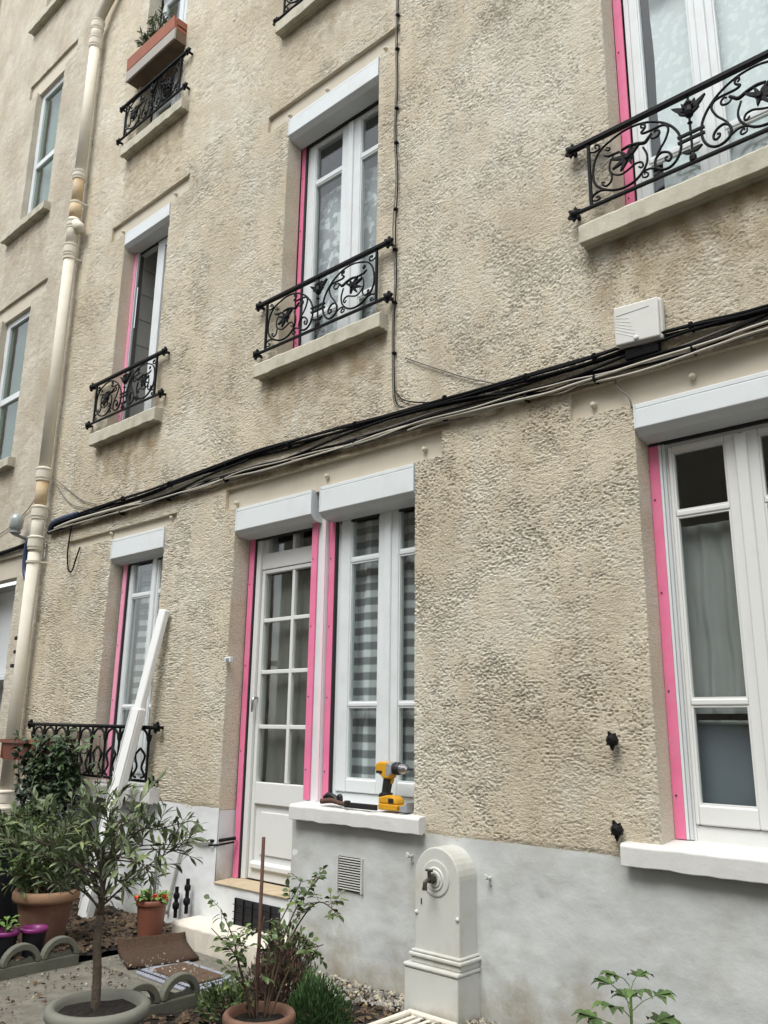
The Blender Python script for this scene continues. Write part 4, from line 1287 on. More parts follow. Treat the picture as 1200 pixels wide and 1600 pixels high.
# ---- small pipes left of the door
for (x, z0, z1, lb) in ((-4.78, .10, .28, 'left black stop valve on the white wall near the step'), (-4.668, .14, .34, 'right taller black stop valve on the white wall near the step')):
    mb = MB().tube([(x, -.045, z0), (x, -.045, z1)], .012, 8)
    mb.lathe([(.017, 0), (.022, .01), (.022, .03), (.015, .04)], (x, -.045, z0 + .05), 8)
    mb.lathe([(.015, 0), (.02, .008), (.02, .03), (.014, .036)], (x, -.045, z1 - .07), 8)
    mb.tube([(x, -.045, z0 + .07), (x + .035, -.07, z0 + .075)], .007, 6)
    tag(mb.build('stop_valve', M_IRON, fix=True), lb, 'valve', 'black stop valves')
mb = MB().tube(spline([(-4.91, -.02, .10), (-4.88, -.02, .25), (-4.80, -.02, .50), (-4.775, -.02, .555), (-4.70, -.022, .572), (-4.60, -.022, .560), (-4.50, -.02, .57)], 5), .009, 8)
tag(mb.build('water_pipe', M_FOUNT, smooth=True), 'thin white-painted water pipe climbing the plinth left of the door', 'pipe')
mb = MB().tube([(-4.52, -.022, .572), (-4.44, .02, .582), (-4.40, .10, .592)], .010, 8)
mb.tube([(-4.50, -.03, .552), (-4.44, .0, .556), (-4.40, .09, .57)], .006, 8)
tag(mb.build('pipe_joint', M_IRON), 'black pipe joint reaching into the door recess', 'pipe')
mb = MB().tube([(-5.05, -.03, .08), (-5.05, -.03, .42)], .010, 8)
tag(mb.build('stub_pipe', M_CABLEG, smooth=True), 'short grey vertical pipe behind the pot of red flowers', 'pipe')

# neighbour wall lantern
LN = empty('wall_lantern', (-7.62, -.1, 2.98), 'glass bulkhead lamp on the neighbouring wall left of the downpipe', 'lamp')
MB().lathe([(.02, 0), (.05, .02), (.05, .035)], (-7.62, -.12, 2.96), 12).build('lamp_base', M_GREYP, LN)
MB().lathe([(.04, .0), (.06, .04), (.066, .10), (.05, .15), (.015, .17)], (-7.62, -.12, 2.996), 14).build('lamp_glass', mat('frosted_lamp_glass', (.33, .36, .35), .2, .15, 9, 0, spec=.6), LN, smooth=True)
MB().tube([(-7.62, -.12, 2.965), (-7.62, .0, 2.94)], .014, 8).build('lamp_arm', M_GREYP, LN)

# ================================================================== TOOLS ON THE SILL
sz = .864
D = empty('cordless_drill', (-3.01, -.005, sz), 'yellow and black cordless drill standing on the white sill', 'drill')
y = -.005
MB().prism([(-3.07, sz), (-2.945, sz), (-2.94, sz + .022), (-2.945, sz + .030), (-3.072, sz + .030)], y - .036, y + .036, 'y').build('battery', M_DRILLY, D, fix=True, bevel=.006)
MB().prism([(-3.072, sz + .0302), (-2.945, sz + .0302), (-2.952, sz + .055), (-2.975, sz + .07), (-3.02, sz + .072), (-3.07, sz + .06)], y - .034, y + .034, 'y').build('battery_shoe', M_DRILLY, D, fix=True, bevel=.007)
MB().box(-3.00, -2.965, y - .0365, y - .0342, sz + .036, sz + .058).build('latch', M_DRILLK, D, bevel=.003)
MB().prism([(-3.068, sz + .062), (-3.03, sz + .074), (-3.012, sz + .145), (-3.01, sz + .16), (-3.052, sz + .16), (-3.056, sz + .13)], y - .021, y + .021, 'y').build('grip', M_DRILLK, D, fix=True, bevel=.008)
MB().prism([(-3.05, sz + .152), (-3.005, sz + .152), (-2.99, sz + .175), (-2.985, sz + .20), (-2.99, sz + .225), (-3.02, sz + .237), (-3.07, sz + .238), (-3.098, sz + .228), (-3.104, sz + .205), (-3.095, sz + .182), (-3.06, sz + .165)], y - .030, y + .030, 'y').build('motor_housing', M_DRILLY, D, fix=True, bevel=.010, seg=3)
MB().prism([(-3.035, sz + .158), (-2.992, sz + .17), (-2.984, sz + .20), (-2.99, sz + .228), (-3.02, sz + .2385), (-3.03, sz + .20)], y - .0312, y + .0312, 'y').build('gear_case', M_GREYP, D, fix=True, bevel=.008)
MB().box(-3.092, -3.05, y - .0318, y - .0298, sz + .178, sz + .192).build('side_badge', M_DRILLK, D, bevel=.001)
MB().prism([(-3.074, sz + .058), (-3.02, sz + .0725), (-3.02, sz + .082), (-3.06, sz + .085), (-3.076, sz + .075)], y - .027, y + .027, 'y').build('grip_foot', M_DRILLK, D, fix=True, bevel=.005)
MB().prism([(-3.006, sz + .128), (-2.996, sz + .15), (-3.006, sz + .158), (-3.012, sz + .15)], y - .008, y + .008, 'y').build('trigger', M_DRILLY, D, fix=True)
MB().lathe([(.030, 0), (.033, .008), (.033, .03), (.029, .04)], (-2.988, y, sz + .205), 18, 'x').build('clutch_ring', M_DRILLK, D)
MB().lathe([(.026, 0), (.026, .022), (.022, .026), (.020, .045), (.010, .052)], (-2.948, y, sz + .205), 18, 'x').build('chuck', M_CHROME, D)
MB().lathe([(.006, 0), (.006, .03), (.002, .034)], (-2.898, y, sz + .205), 8, 'x').build('driver_bit', M_DRILLK, D)
mb = MB().box(-3.285, -3.07, -.055, -.040, sz - .006, sz + .022); mb.box(-3.30, -3.27, -.06, -.036, sz - .006, sz + .03)
tag(mb.build('tool_bar', M_DRILLK, bevel=.004), 'flat black bar tool lying along the sill edge', 'tool')
SN = empty('pliers', (-3.4, -.02, sz), 'dark pliers with rusty brown jaws lying at the sill end', 'pliers')
MB().tube(spline([(-3.50, -.035, sz + .012), (-3.42, -.03, sz + .02), (-3.35, -.04, sz + .012), (-3.29, -.046, sz + .010)], 5), [.014] * 8 + [.012] * 8, 8).build('rusty_jaw', M_ROD, SN, smooth=True)
MB().tube(spline([(-3.49, -.02, sz + .03), (-3.46, -.018, sz + .048), (-3.42, -.02, sz + .04), (-3.39, -.02, sz + .022)], 5), .014, 8).build('handle', M_DRILLK, SN, smooth=True)
MB().tube(spline([(-3.40, -.015, sz + .012), (-3.395, -.013, sz + .035), (-3.375, -.012, sz + .045), (-3.37, -.012, sz + .012)], 5), .012, 8).build('handle', M_DRILLK, SN, smooth=True)
mb = MB().prism([(-2.935, sz - .004), (-2.885, sz - .004), (-2.885, sz + .045), (-2.90, sz + .03), (-2.935, sz + .022)], -.03, .04, 'y')
tag(mb.build('plastic_case', M_GREYP, fix=True, bevel=.004), 'small grey plastic case beside the drill on the sill', 'case')

# white shutter guide leaning against the wall
M_BRIGHT = mat('bright_white_plastic', (.76, .77, .75), .4, .03, 4, .03, 40)
LG = empty('leaning_guide', (-5.5, -.25, 0), 'long white plastic profile leaning against the wall by the left window', 'plastic profile')
A, B = Vector((-5.40, -.31, .045)), Vector((-5.165, -.045, 2.07))
d = (B - A).normalized(); sx = Vector((1, 0, 0)); sx = (sx - d * sx.dot(d)).normalized(); sy = d.cross(sx)


def beam(p, q, w_, t_, name, off=0.0):
    vs = []
    for c in (p, q):
        for (a_, b_) in ((-w_, -t_), (w_, -t_), (w_, t_), (-w_, t_)):
            vs.append(c + sx * a_ + sy * (b_ + off))
    return MB().add(vs, [(0, 3, 2, 1), (4, 5, 6, 7), (0, 1, 5, 4), (1, 2, 6, 5), (2, 3, 7, 6), (3, 0, 4, 7)]).build(name, M_BRIGHT, LG, fix=True, bevel=.010, seg=3)


L = (B - A).length
beam(A, A + d * L * .66, .058, .028, 'lower_length')
beam(A + d * L * .655, B, .044, .022, 'upper_length')
for w_ in (-.052, .052):
    beam(A + d * .05 + sx * w_, A + d * L * .655 + sx * w_, .003, .004, 'lip', .0325 if sy.y < 0 else -.0325)
MB().lathe([(.007, -.001), (.007, .002)], B - d * .04 + Vector((0, -.014, 0)), 8, 'y').build('screw_hole', M_GREYP, LG)

# ================================================================== POTS AND PLANTS
def pot(name, c, r1, r0, h, m, label, group=None, rim=.04, rimo=.012, soil=.03, rim_m=None, n=32, drop=None):
    """tapered pot with a rolled rim; r1 top radius, r0 foot radius"""
    x, y, z = c
    root = empty(name, c, label, 'pot', group)
    k = (h - rim) / h
    rm = r0 + (r1 - r0) * k
    prof = [(r0 * .9, .0), (r0, .006)] + [(r0 + (rm - r0) * t, h * k * t) for t in (.3, .6, .9)] + [(rm, h - rim)]
    inner = [(rm - .004, h - rim - .001), (rm * .97 - .012, h - rim), (r0 * .9, h * .55)]
    MB().lathe(prof + inner, c, n, close=True).build('pot_body', m, root, smooth=False)
    rp = [(rm + .0005, h - rim + .0005), (r1 + rimo * .6, h - rim), (r1 + rimo, h - rim * .7), (r1 + rimo, h - rim * .25), (r1 + rimo * .5, h), (r1 - .008, h), (r1 - .014, h - rim * .4), (rm - .02, h - rim * .9), (rm - .022, h - rim - .01)]
    MB().lathe(rp, c, n, close=False).build('rim', rim_m or m, root, smooth=True)
    s = MB()
    rs = rm - .012
    rnd = random.Random(int(abs(x) * 1000))
    for j in range(5):
        for i in range(16):
            rr = rs * (j + 1) / 5
            a = i * 6.2832 / 16
            s.v.append((x + rr * math.cos(a), y + rr * math.sin(a), z + h - soil - .012 * (j / 4) + rnd.uniform(-.006, .006)))
    s.v.append((x, y, z + h - soil + .006))
    for j in range(4):
        for i in range(16):
            s.f.append((j * 16 + i, (j + 1) * 16 + i, (j + 1) * 16 + (i + 1) % 16, j * 16 + (i + 1) % 16))
    for i in range(16):
        s.f.append((80, i, (i + 1) % 16))
    s.build('potting_soil', M_SOIL, root)
    return root


def rv(rnd, s=1.0):
    return Vector((rnd.uniform(-1, 1), rnd.uniform(-1, 1), rnd.uniform(-1, 1))) * s


def leafy(rnd, lm, p0, p1, n, L, W, spread=.9, up=.3, bend=.12, wide=.45):
    """leaves set along the twig p0-p1"""
    p0, p1 = Vector(p0), Vector(p1)
    d = (p1 - p0).normalized()
    for k in range(n):
        t = (k + .6) / n
        p = p0.lerp(p1, t)
        s = d.orthogonal().normalized()
        s.rotate(Matrix.Rotation(rnd.uniform(0, 6.283), 3, d))
        dr = (d * rnd.uniform(.4, 1.0) + s * spread * rnd.uniform(.6, 1.2) + Vector((0, 0, up * rnd.uniform(-.5, 1)))).normalized()
        nr = Vector((0, 0, 1)) + rv(rnd, .7)
        f = rnd.uniform(.65, 1.2)
        lm.leaf(p, dr, nr, L * f, W * f, bend, .12, wide)


# ---- olive standard
oc = Vector((-2.972, -1.614, 0))  # pot and plant positions from here on back-projected offline from image pixels
pot('plant_pot', (oc.x, oc.y, 0), .160, .115, .31, M_POTG, 'round grey stone-look pot holding the olive tree', 'garden pots', rim=.045, rimo=.022, soil=.016)
OT = empty('olive_tree', (oc.x, oc.y, .27), 'young olive tree with slim trunk and silvery leaves in the grey pot', 'tree', 'garden plants')
rnd = random.Random(21)
t_ = Vector((.516, .856, 0)); w_ = Vector((.856, -.516, 0))
tr = MB()
fork = oc + Vector((-.012, -.018, .60))
tr.tube(spline([oc + Vector((-.004, -.008, .25)), oc + Vector((-.006, -.012, .40)), oc + Vector((-.012, -.02, .50)), fork], 4), [.018, .017, .0165, .016, .0158, .0155, .015, .015, .0148, .0145, .014, .014, .0138], 10)
tr.tube(spline([fork, oc + Vector((-.006, -.022, .70)), oc + Vector((-.02, -.03, .80)), oc + Vector((-.012, -.02, .90))], 4), [.0136 - .0009 * i for i in range(13)], 8)
lm = MB()
ends = [(.27, .02, .91), (.24, -.06, .86), (.17, .05, .97), (.10, .0, 1.0), (.05, .08, 1.06), (0.0, -.08, 1.08), (-.06, .03, 1.09), (-.13, -.04, 1.04), (-.20, .06, 1.0), (-.26, 0, .93), (-.32, -.03, .88), (-.22, -.10, .82),
        (-.10, .12, .92), (.04, -.13, .90), (.09, .12, .84), (-.03, .1, .80), (-.14, .02, .78), (-.08, -.12, .86), (.13, -.08, .79), (.02, .02, .98), (-.28, .05, .96), (-.16, -.12, .95), (-.2, .1, .88), (-.05, -.03, .72), (.06, .04, .72), (-.12, .05, .70), (-.24, .0, 1.02), (.22, .03, .90)]
for (u, v, z) in ends:
    e = Vector((oc.x, oc.y, 0)) + t_ * u + w_ * v + Vector((0, 0, .62 + (z - .62) * .78))
    st_ = fork.lerp(Vector((oc.x - .012, oc.y - .026, .82)), rnd.uniform(-.05, .95))
    mid = st_.lerp(e, .5) + Vector((0, 0, rnd.uniform(.0, .05))) + rv(rnd, .02)
    path = spline([st_, mid, e], 5)
    m_ = len(path)
    tr.tube(path, [.0048 * (1 - .75 * i / (m_ - 1)) for i in range(m_)], 6)
    for k in range(4):
        a = path[rnd.randint(4, m_ - 1)]
        b = a + (e - st_).normalized() * rnd.uniform(.02, .07) + rv(rnd, .075) + Vector((0, 0, rnd.uniform(-.01, .05)))
        tr.tube([a, b], [.0022, .001], 4)
        leafy(rnd, lm, a, b, 9, .060, .0150, .9, .05, .08)
tr.build('trunk', M_BARK, OT, smooth=True)
tag(lm.build('crown', M_OLIVE, OT), None, None, kind='stuff')

# ---- rose with rusty rod
rc = Vector((-2.553, -1.22, 0))
pot('plant_pot', (rc.x, rc.y, 0), .118, .085, .285, M_TERRA, 'small terracotta pot at the bottom holding the rose and rod', 'garden pots', rim=.035, rimo=.012, soil=.018)
tag(MB().tube([(rc.x - .006, rc.y - .01, .12), (rc.x - .008, rc.y - .011, .872)], .0068, 7).build('garden_rod', M_ROD, smooth=True), 'thin rusty rod stuck upright in the rose pot', 'rod')
RB = empty('rose_bush', (rc.x, rc.y, .25), 'straggly rose with few leaves in the small terracotta pot', 'plant', 'garden plants')
rnd = random.Random(31)
tr, lm = MB(), MB()
rends = [[(-2.56, -1.23, .25), (-2.60, -1.28, .42), (-2.62, -1.30, .52), (-2.654, -1.34, .626)], [(-2.57, -1.24, .25), (-2.605, -1.285, .45), (-2.674, -1.363, .563)], [(-2.54, -1.21, .25), (-2.52, -1.18, .45), (-2.48, -1.13, .62), (-2.421, -1.067, .732)],
         [(-2.54, -1.21, .25), (-2.50, -1.16, .48), (-2.43, -1.08, .64), (-2.372, -1.009, .605)], [(-2.55, -1.20, .25), (-2.53, -1.20, .5), (-2.467, -1.12, .715)], [(-2.55, -1.23, .25), (-2.56, -1.24, .45), (-2.55, -1.22, .60)], [(-2.53, -1.2, .25), (-2.47, -1.13, .46), (-2.41, -1.05, .50)],
         [(-2.56, -1.22, .25), (-2.59, -1.26, .36), (-2.63, -1.31, .42)]]
for q in rends:
    P = spline(q, 6)
    m_ = len(P)
    tr.tube(P, [.0042 * (1 - .6 * i / (m_ - 1)) for i in range(m_)], 6)
    for k in range(8):
        i = rnd.randint(m_ // 2 + 1, m_ - 1) if k < 6 else rnd.randint(m_ // 3, m_ - 1)
        a = P[i]
        dr = rv(rnd) + Vector((0, 0, .15)); dr.normalize()
        b = a + dr * .055
        tr.tube([a, b], .001, 4)
        for f, sd in ((1, 0), (.72, 1), (.72, -1), (.4, 1), (.4, -1)):
            p = a.lerp(b, f)
            s = dr.cross(Vector((0, 0, 1))).normalized() * sd
            lm.leaf(p, dr * (.4 if sd else 1) + s + Vector((0, 0, -.35)), Vector((0, 0, 1)) + rv(rnd, .6), .036 * rnd.uniform(.7, 1.15), .021 * rnd.uniform(.8, 1.1), .12)
tr.build('stems', M_TWIG, RB, smooth=True)
tag(lm.build('leaves', M_ROSELEAF, RB), None, None, kind='stuff')

# ---- heather and dwarf conifer
def mound(name, c, r, h, n, L, W, m, label, extra=None, seed=1, stem=True):
    rnd = random.Random(seed)
    root = empty(name, c, label, 'plant', 'garden plants')
    lm = MB(); ex = MB(); tw = MB()
    c = Vector(c)
    for k in range(n):
        a, ct = rnd.uniform(0, 6.283), rnd.uniform(-.75, 1)
        sn = math.sqrt(1 - ct * ct)
        lump = (1 + .20 * math.sin(a * 3 + seed + ct * 2) + .12 * math.sin(a * 7 + ct * 9)) * rnd.uniform(.62, 1.0)
        p = c + Vector((math.cos(a) * r * sn * lump, math.sin(a) * r * sn * lump, h * (.5 + .5 * ct * lump)))
        dr = (p - c - Vector((0, 0, h * .3))).normalized() + rv(rnd, .6) + Vector((0, 0, .5))
        (ex if extra and rnd.random() < .35 else lm).leaf(p, dr, rv(rnd), L * rnd.uniform(.6, 1.4), W * rnd.uniform(.7, 1.3), .1, .2, .5)
        if k % 500 == 0:
            tw.tube([c + Vector((0, 0, .02)), c.lerp(p, .6) + rv(rnd, .01), p], [.003, .002, .001], 4)
    tw.build('stems', M_TWIG, root)
    tag(lm.build('foliage', m, root), None, None, kind='stuff')
    if extra:
        tag(ex.build('faded_blooms', extra, root), None, None, kind='stuff')
    return root


mound('heather', (-2.93, -.78, .0), .125, .37, 4200, .030, .007, M_HEATHER, 'brownish heather clump between the rose and the white step', M_MAUVE, 3)
mound('dwarf_conifer', (-2.60, -.90, .0), .115, .31, 4200, .028, .006, M_CONIFER, 'low green feathery conifer right of the rose pot', None, 5)
mound('ground_cover', (-3.30, -.78, .0), .11, .14, 420, .035, .013, M_SHRUB, 'low green weeds beside the scalloped edging by the path', None, 7)
mound('leafy_sprig', (-2.95, -.74, .30), .085, .13, 130, .034, .016, M_ROSELEAF, 'loose green sprigs growing above the heather clump', None, 8)

# ---- big terracotta pot with shrub, black pot with shrub
bc = (-4.94, -.83, .02)
pot('plant_pot', bc, .165, .105, .325, M_TERRA, 'big terracotta pot with a wide pale rim in the left bed', 'garden pots', rim=.06, rimo=.02, soil=.03, rim_m=M_TERRAL)


def shrub(name, c, pts, n_tw, n_lf, L, W, m, label, seed, stem_z, spread=.85, tl=.09, up=.35):
    rnd = random.Random(seed)
    root = empty(name, c, label, 'plant', 'garden plants')
    tr, lm = MB(), MB()
    c = Vector(c)
    for e in pts:
        e = Vector(e)
        st_ = c + Vector((rnd.uniform(-.04, .04), rnd.uniform(-.04, .04), 0))
        path = spline([st_, st_.lerp(e, .5) + rv(rnd, .03) + Vector((0, 0, .03)), e], 5)
        m_ = len(path)
        tr.tube(path, [.006 * (1 - .7 * i / (m_ - 1)) for i in range(m_)], 5)
        for k in range(n_tw):
            a = path[rnd.randint(3, m_ - 1)]
            b = a + (e - st_).normalized() * rnd.uniform(.0, tl * .6) + rv(rnd, tl) + Vector((0, 0, .02))
            tr.tube([a, b], [.0022, .001], 4)
            leafy(rnd, lm, a, b, n_lf, L, W, spread, up, .15)
    tr.build('stems', M_TWIG, root, smooth=True)
    tag(lm.build('foliage', m, root), None, None, kind='stuff')
    return root


rnd = random.Random(77)
pts = [(-4.94 + rnd.uniform(-.13, .10), -.83 + rnd.uniform(-.24, .20), rnd.uniform(.38, .66)) for _ in range(34)]
shrub('potted_shrub', (-4.94, -.83, .32), pts, 6, 9, .062, .017, M_SHRUB, 'bushy green shrub with narrow leaves in the big terracotta pot', 41, .3)
pot('plant_pot', (-5.62, -.78, .03), .20, .15, .46, M_DARKPOT, 'large black pot in shade at the left edge of the photo', 'garden pots', rim=.03, rimo=.006, soil=.03)
pts = [(-5.62 + rnd.uniform(-.2, .2), -.78 + rnd.uniform(-.30, .26), rnd.uniform(.53, .70)) for _ in range(22)]
shrub('potted_shrub', (-5.62, -.78, .46), pts, 6, 9, .065, .018, M_SHRUB, 'green shrub spilling over the large black pot at the left edge', 43, .4)

# ---- purple pots
for i, (x, y_, lb) in enumerate(((-4.735, -.985, 'small dark pot with a purple rim, nearer the big terracotta pot'), (-4.765, -1.13, 'small dark pot with a purple rim holding the seedling'))):
    pot('small_pot', (x, y_, .03), .066, .05, .165, M_DARKPOT, lb, 'purple-rimmed pots', rim=.022, rimo=.006, soil=.03, rim_m=M_PURPLE, n=20)
SD = empty('seedling', (-4.765, -1.13, .165), 'bright green seedling in the purple-rimmed pot', 'plant', 'garden plants')
rnd = random.Random(9)
for k in range(12):
    a = k * 2.4
    lf = MB().leaf((-4.765 + .02 * math.cos(a), -1.13 + .02 * math.sin(a), .185 + .006 * k), (math.cos(a), math.sin(a), .45 - .03 * k), (0, 0, 1), .055, .034, .2)
    lf.build('leaf', M_FRESH, SD)
MB().tube([(-4.765, -1.13, .16), (-4.763, -1.128, .25)], .003, 5).build('stem', M_FRESH, SD)

# ---- red flowers
pc = (-4.60, -.34, .055)
pot('plant_pot', pc, .088, .066, .215, M_TERRAP, 'brown-red plastic pot of red flowers behind the doormats', 'garden pots', rim=.03, rimo=.006, soil=.015, n=24)
RF = empty('red_flowers', (-4.60, -.34, .26), 'small plant with red-orange blooms in the brown-red pot', 'plant', 'garden plants')
rnd = random.Random(13)
lm = MB()
for k in range(60):
    a = rnd.uniform(0, 6.283); q = rnd.uniform(.01, .09)
    lm.leaf((-4.60 + q * math.cos(a), -.34 + q * math.sin(a), .262 + rnd.uniform(0, .05) - q * .15), (math.cos(a), math.sin(a), rnd.uniform(-.2, .6)), (0, 0, 1) if k % 2 else rv(rnd), .045, .03, .2)
tag(lm.build('foliage', M_FRESH, RF), None, None, kind='stuff')
for (x, y_, z) in ((-4.615, -.435, .285), (-4.545, -.36, .29), (-4.535, -.30, .285)):
    b = MB()
    for k in range(16):
        b.leaf((x, y_, z), rv(rnd) + Vector((0, 0, .4)), rv(rnd), .022, .018, .2)
    b.build('bloom', M_RED, RF)
MB().tube([(-4.60, -.34, .24), (-4.60, -.35, .27)], .003, 5).build('stem', M_FRESH, RF)

# ---- planter on the arcade railing and climbing plant
PB = empty('window_planter', (-6.55, -.25, 1.0), 'reddish brown planter box hanging at the left end of the arcade railing', 'planter')
mb = MB()
x0, x1, y0, y1, z0, z1 = -6.87, -6.22, -.34, -.15, .99, 1.14
mb.prism([(y0 + .02, z0), (y0, z1), (y0 + .012, z1), (y0 + .03, z0 + .012), (y1 - .03, z0 + .012), (y1 - .012, z1), (y1, z1), (y1 - .02, z0)], x0, x1)
mb.box(x0 - .006, x0 + .008, y0 + .004, y1 - .004, z0 + .01, z1 - .003); mb.box(x1 - .008, x1 + .006, y0 + .004, y1 - .004, z0 + .01, z1 - .003)
mb.build('box', M_TERRAP, PB, fix=True)
MB().box(x0 + .01, x1 - .01, y0 + .018, y1 - .018, z0 + .015, z1 - .03).build('potting_soil', M_SOIL, PB)
mb = MB(); mb.box(x0 - .012, x1 + .012, y0 - .01, y0 + .006, z1 - .022, z1 + .004); mb.box(x0 - .012, x1 + .012, y1 - .006, y1 + .01, z1 - .022, z1 + .004)
mb.box(x0 - .013, x0 + .004, y0 + .006, y1 - .006, z1 - .022, z1 + .004)
mb.build('rim', M_TERRAP, PB)
CP = empty('climbing_plant', (-6.3, -.25, .4), 'dark leafy climber hanging from the planter over the arcade railing', 'plant', 'garden plants')
rnd = random.Random(55)
tr = MB(); lm = MB()
big = []
for k in range(46):
    x = rnd.uniform(-6.50, -5.90)
    top = Vector((x, rnd.uniform(-.40, -.20), rnd.uniform(1.0, 1.18)))
    lo_ = max(.38, 1.0 - (.62 if x < -6.05 else .3) * rnd.uniform(.4, 1.05))
    bot = Vector((x + rnd.uniform(-.08, .18), rnd.uniform(-.34, -.14), lo_))
    P = spline([top, top.lerp(bot, .5) + rv(rnd, .05), bot], 5)
    tr.tube(P, .003, 5)
    for p in P:
        for q in range(5):
            dr = rv(rnd) + Vector((.1, -.4, -.25)); dr.normalize()
            lm.leaf(p, dr, Vector((0, -.5, .8)) + rv(rnd, .5), .062 * rnd.uniform(.6, 1.2), .036 * rnd.uniform(.7, 1.2), .15)
for k in range(30):
    p = Vector((rnd.uniform(-6.45, -5.5), rnd.uniform(-.26, -.12), rnd.uniform(.93, 1.22)))
    tr.tube([p, p + Vector((rnd.uniform(-.05, .05), .02, -.14))], .0025, 4)
    dr = Vector((rnd.uniform(-.8, .8), rnd.uniform(-.8, -.2), rnd.uniform(-.45, .3)))
    o = MB().leaf(p, dr, Vector((0, -.4, .9)) + rv(rnd, .3), .105 * rnd.uniform(.75, 1.15), .070 * rnd.uniform(.8, 1.1), .15).build('leaf', M_SHRUB if k % 3 else M_DARKLEAF, CP)
tag(tr.build('stems', M_TWIG, CP, smooth=True), None, None, kind='stuff')
tag(lm.build('foliage', M_DARKLEAF, CP), None, None, kind='stuff')
fl = MB()
for k in range(7):
    a = k * .9
    fl.leaf((-6.37, -.33, 1.13), (math.cos(a), -.3, math.sin(a)), (0, -1, 0), .026, .016, .1)
fl.build('yellow_flower', M_YELLOW, CP)

# ---- flower box, top left window
FB = empty('flower_box', (-6.0, -.05, 7.1), 'terracotta and white flower box on the top left window', 'planter')
M_TROUGH = mat('orange_terracotta', (.30, .105, .06), .7, .12, 7, .1, 40)
MB().prism([(-.138, 7.37), (-.145, 7.50), (-.13, 7.50), (-.105, 7.42), (.09, 7.42), (.105, 7.50), (.12, 7.50), (.11, 7.37)], -6.40, -5.60).build('trough', M_TROUGH, FB, fix=True)
for x in (-6.40, -5.612):
    MB().box(x, x + .012, -.11, .108, 7.405, 7.49).build('trough_end', M_TROUGH, FB)
mb = MB().box(-6.41, -5.595, -.135, -.116, 7.25, 7.368)
mb.build('front_board', mat('pale_old_board', (.36, .335, .30), .85, .1, 6, .2, 40), FB, bevel=.004)
MB().box(-6.405, -5.60, -.115, .12, 7.255, 7.366).build('bottom_board', mat('brown_board', (.16, .11, .075), .9, .2, 8, .2, 40), FB)
MB().box(-6.38, -5.62, -.09, .085, 7.425, 7.475).build('potting_soil', M_SOIL, FB)
rnd = random.Random(4)
pts = [(-6.25 + rnd.uniform(-.12, .22), -.0 + rnd.uniform(-.1, .08), rnd.uniform(7.62, 8.02)) for _ in range(9)]
shrub('box_plant', (-6.2, 0, 7.46), pts, 5, 8, .075, .014, M_SHRUB, 'narrow-leaved green plant growing in the top left flower box', 61, 7.5, tl=.06)

# ---- palmate plant at the lower right
PM = empty('palmate_plant', (-1.48, -.5, 0), 'young plant with five-fingered leaves before the grey wall at lower right', 'plant', 'garden plants')
rnd = random.Random(3)
MB().tube(spline([(-1.47, -.51, 0), (-1.482, -.5, .2), (-1.478, -.5, .36), (-1.476, -.5, .43)], 5), [.006] * 8 + [.005] * 8, 7).build('stem', M_FRESH, PM, smooth=True)
for k in range(13):
    z = .20 + .235 * k / 12
    a = k * 2.39 + .4
    ln = .115 * (1 - .75 * (k / 12) ** 1.6) + .012
    dirv = Vector((math.cos(a), math.sin(a), .30 + .5 * (k / 12)))
    p0 = Vector((-1.478, -.5, z)); p1 = p0 + dirv * ln
    lf = MB().tube([p0, p0.lerp(p1, .5) + Vector((0, 0, .008)), p1], .0016, 5)
    for q in (-1.15, -.55, 0, .55, 1.15):
        dd = Vector((math.cos(a + q), math.sin(a + q), .02 - .15 * abs(q)))
        sc = (.098 if abs(q) < .6 else .074) * (1 - .35 * (k / 12))
        lf.leaf(p1, dd, (0, 0, 1), sc * rnd.uniform(.85, 1.1), sc * .54, .22, .15, .6)
    lf.build('palmate_leaf', M_CHESTNUT, PM)

# ================================================================== EDGING AND MATS
def edging(x, ya, n, label, step=.215):
    root = empty('scalloped_edging', (x, ya, 0), label, 'edging', 'scalloped concrete edging')
    t = .022
    MB().box(x - t, x + t, ya, ya + step * n, -.02, .062).build('base', M_EDGE, root, bevel=.006)
    for k in range(n):
        yc = ya + step * (k + .5)
        outer = [(yc - .104 * math.cos(a), .0625 + .098 * math.sin(a)) for a in np.linspace(0, math.pi, 15)]
        inner = [(yc - .076 * math.cos(a), .0625 + .066 * math.sin(a)) for a in np.linspace(0, math.pi, 15)]
        mb = MB()
        vs = []
        for xx in (x - t, x + t):
            vs += [(xx, p[0], p[1]) for p in outer] + [(xx, p[0], p[1]) for p in inner]
        fs = []
        for i in range(14):
            fs += [(i, i + 1, 16 + i, 15 + i), (30 + i, 45 + i, 46 + i, 31 + i), (i, 30 + i, 31 + i, i + 1), (15 + i, 16 + i, 46 + i, 45 + i)]
        fs += [(0, 15, 45, 30), (14, 44, 59, 29)]
        mb.add(vs, fs).build('scallop', M_EDGE, root, fix=True, bevel=.005)
        MB().prism([(yc - .0775, .0632), (yc + .0775, .0632), (yc + .052, .092), (yc + .02, .079), (yc - .02, .079), (yc - .052, .092)], x - .008, x + .008).build('web', M_EDGE, root, fix=True)
    return root


edging(-4.583, -1.66, 4, 'scalloped concrete edging left of the path before the purple pots')
edging(-3.555, -1.175, 2, 'scalloped concrete edging right of the path behind the olive pot')

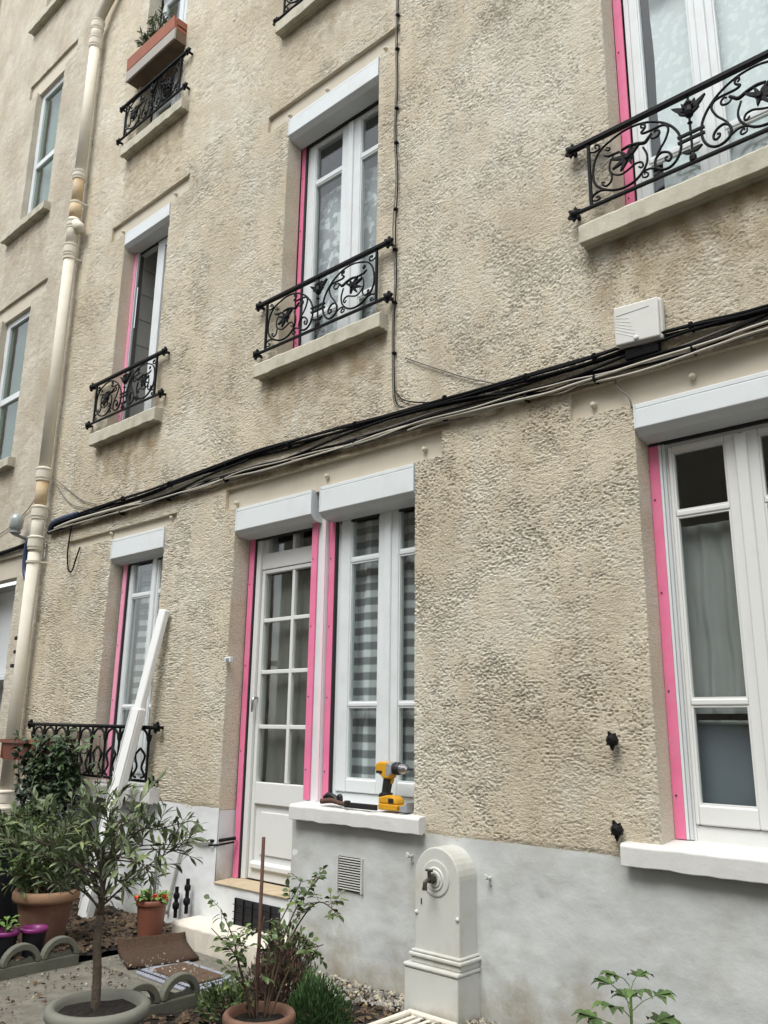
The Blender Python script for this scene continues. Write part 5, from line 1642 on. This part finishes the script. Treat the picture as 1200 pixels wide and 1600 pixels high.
# folded coir mat: lies on the slab and bends up against the pot behind
A, Bv, n_ = Vector((-4.25, -.70, .028)), Vector((.11, .375, 0)), Vector((-.26, .10, 0)).normalized()
prof = [(-.02, 0), (.08, .003), (.18, .006), (.24, .012), (.27, .02), (.288, .032), (.302, .045), (.313, .058), (.32, .07)]
vs, fs = [], []
K = 10
for off in (0, .016):
    for j, (s, zz) in enumerate(prof):
        ang = 0 if j < 4 else 1
        for i in range(K + 1):
            p = A + Bv * (i / K) + n_ * s + Vector((0, 0, zz))
            if j == 0:
                p -= n_ * .03 * math.sin(math.pi * i / K)
            if off:
                p += (Vector((0, 0, off)) if j < 4 else -n_ * off * .9 + Vector((0, 0, off * .3)))
            p.z += .003 * math.sin(i * 1.7 + j)
            vs.append(p)
N = len(prof) * (K + 1)
for j in range(len(prof) - 1):
    for i in range(K):
        q = j * (K + 1) + i
        fs += [(q, q + K + 1, q + K + 2, q + 1), (N + q, N + q + 1, N + q + K + 2, N + q + K + 1)]
for j in range(len(prof) - 1):
    for i in (0, K):
        q = j * (K + 1) + i
        fs.append((q, q + K + 1, N + q + K + 1, N + q))
for i in range(K):
    for j in (0, len(prof) - 1):
        q = j * (K + 1) + i
        fs.append((q, q + 1, N + q + 1, N + q))
tag(MB().add(vs, fs).build('coir_doormat', M_COIR, fix=True, smooth=True), 'brown coir doormat bent upright at its back against the red flower pot', 'doormat', 'doormats')
DM = empty('bordered_doormat', (-3.93, -.56, .0205), 'brown doormat with a grey patterned border on the slab', 'doormat', 'doormats')


def rounded(x0, x1, y0, y1, r, n=6):
    out = []
    for cx, cy, a0 in ((x1 - r, y1 - r, 0), (x0 + r, y1 - r, 1), (x0 + r, y0 + r, 2), (x1 - r, y0 + r, 3)):
        for k in range(n + 1):
            a = (a0 + k / n) * math.pi / 2
            out.append((cx + r * math.cos(a), cy + r * math.sin(a)))
    return out


MB().prism(rounded(-4.17, -3.67, -.715, -.40, .05), .0205, .031, 'z').build('border', M_MATB, DM, fix=True, bevel=.003)
MB().prism(rounded(-4.10, -3.735, -.645, -.45, .02), .0312, .041, 'z').build('coir_field', M_COIRT, DM, fix=True, bevel=.004)
pd = MB()
for k in range(17):
    u = k / 17
    x = -4.15 + .46 * u
    pd.lathe([(.011, 0), (.011, .0015)], (x, -.682, .0312), 7)
for k in range(9):
    pd.lathe([(.011, 0), (.011, .0015)], (-3.703, -.66 + .24 * k / 9, .0312), 7)
tag(pd.build('border_pattern', M_MATD, DM), None, None, kind='stuff')
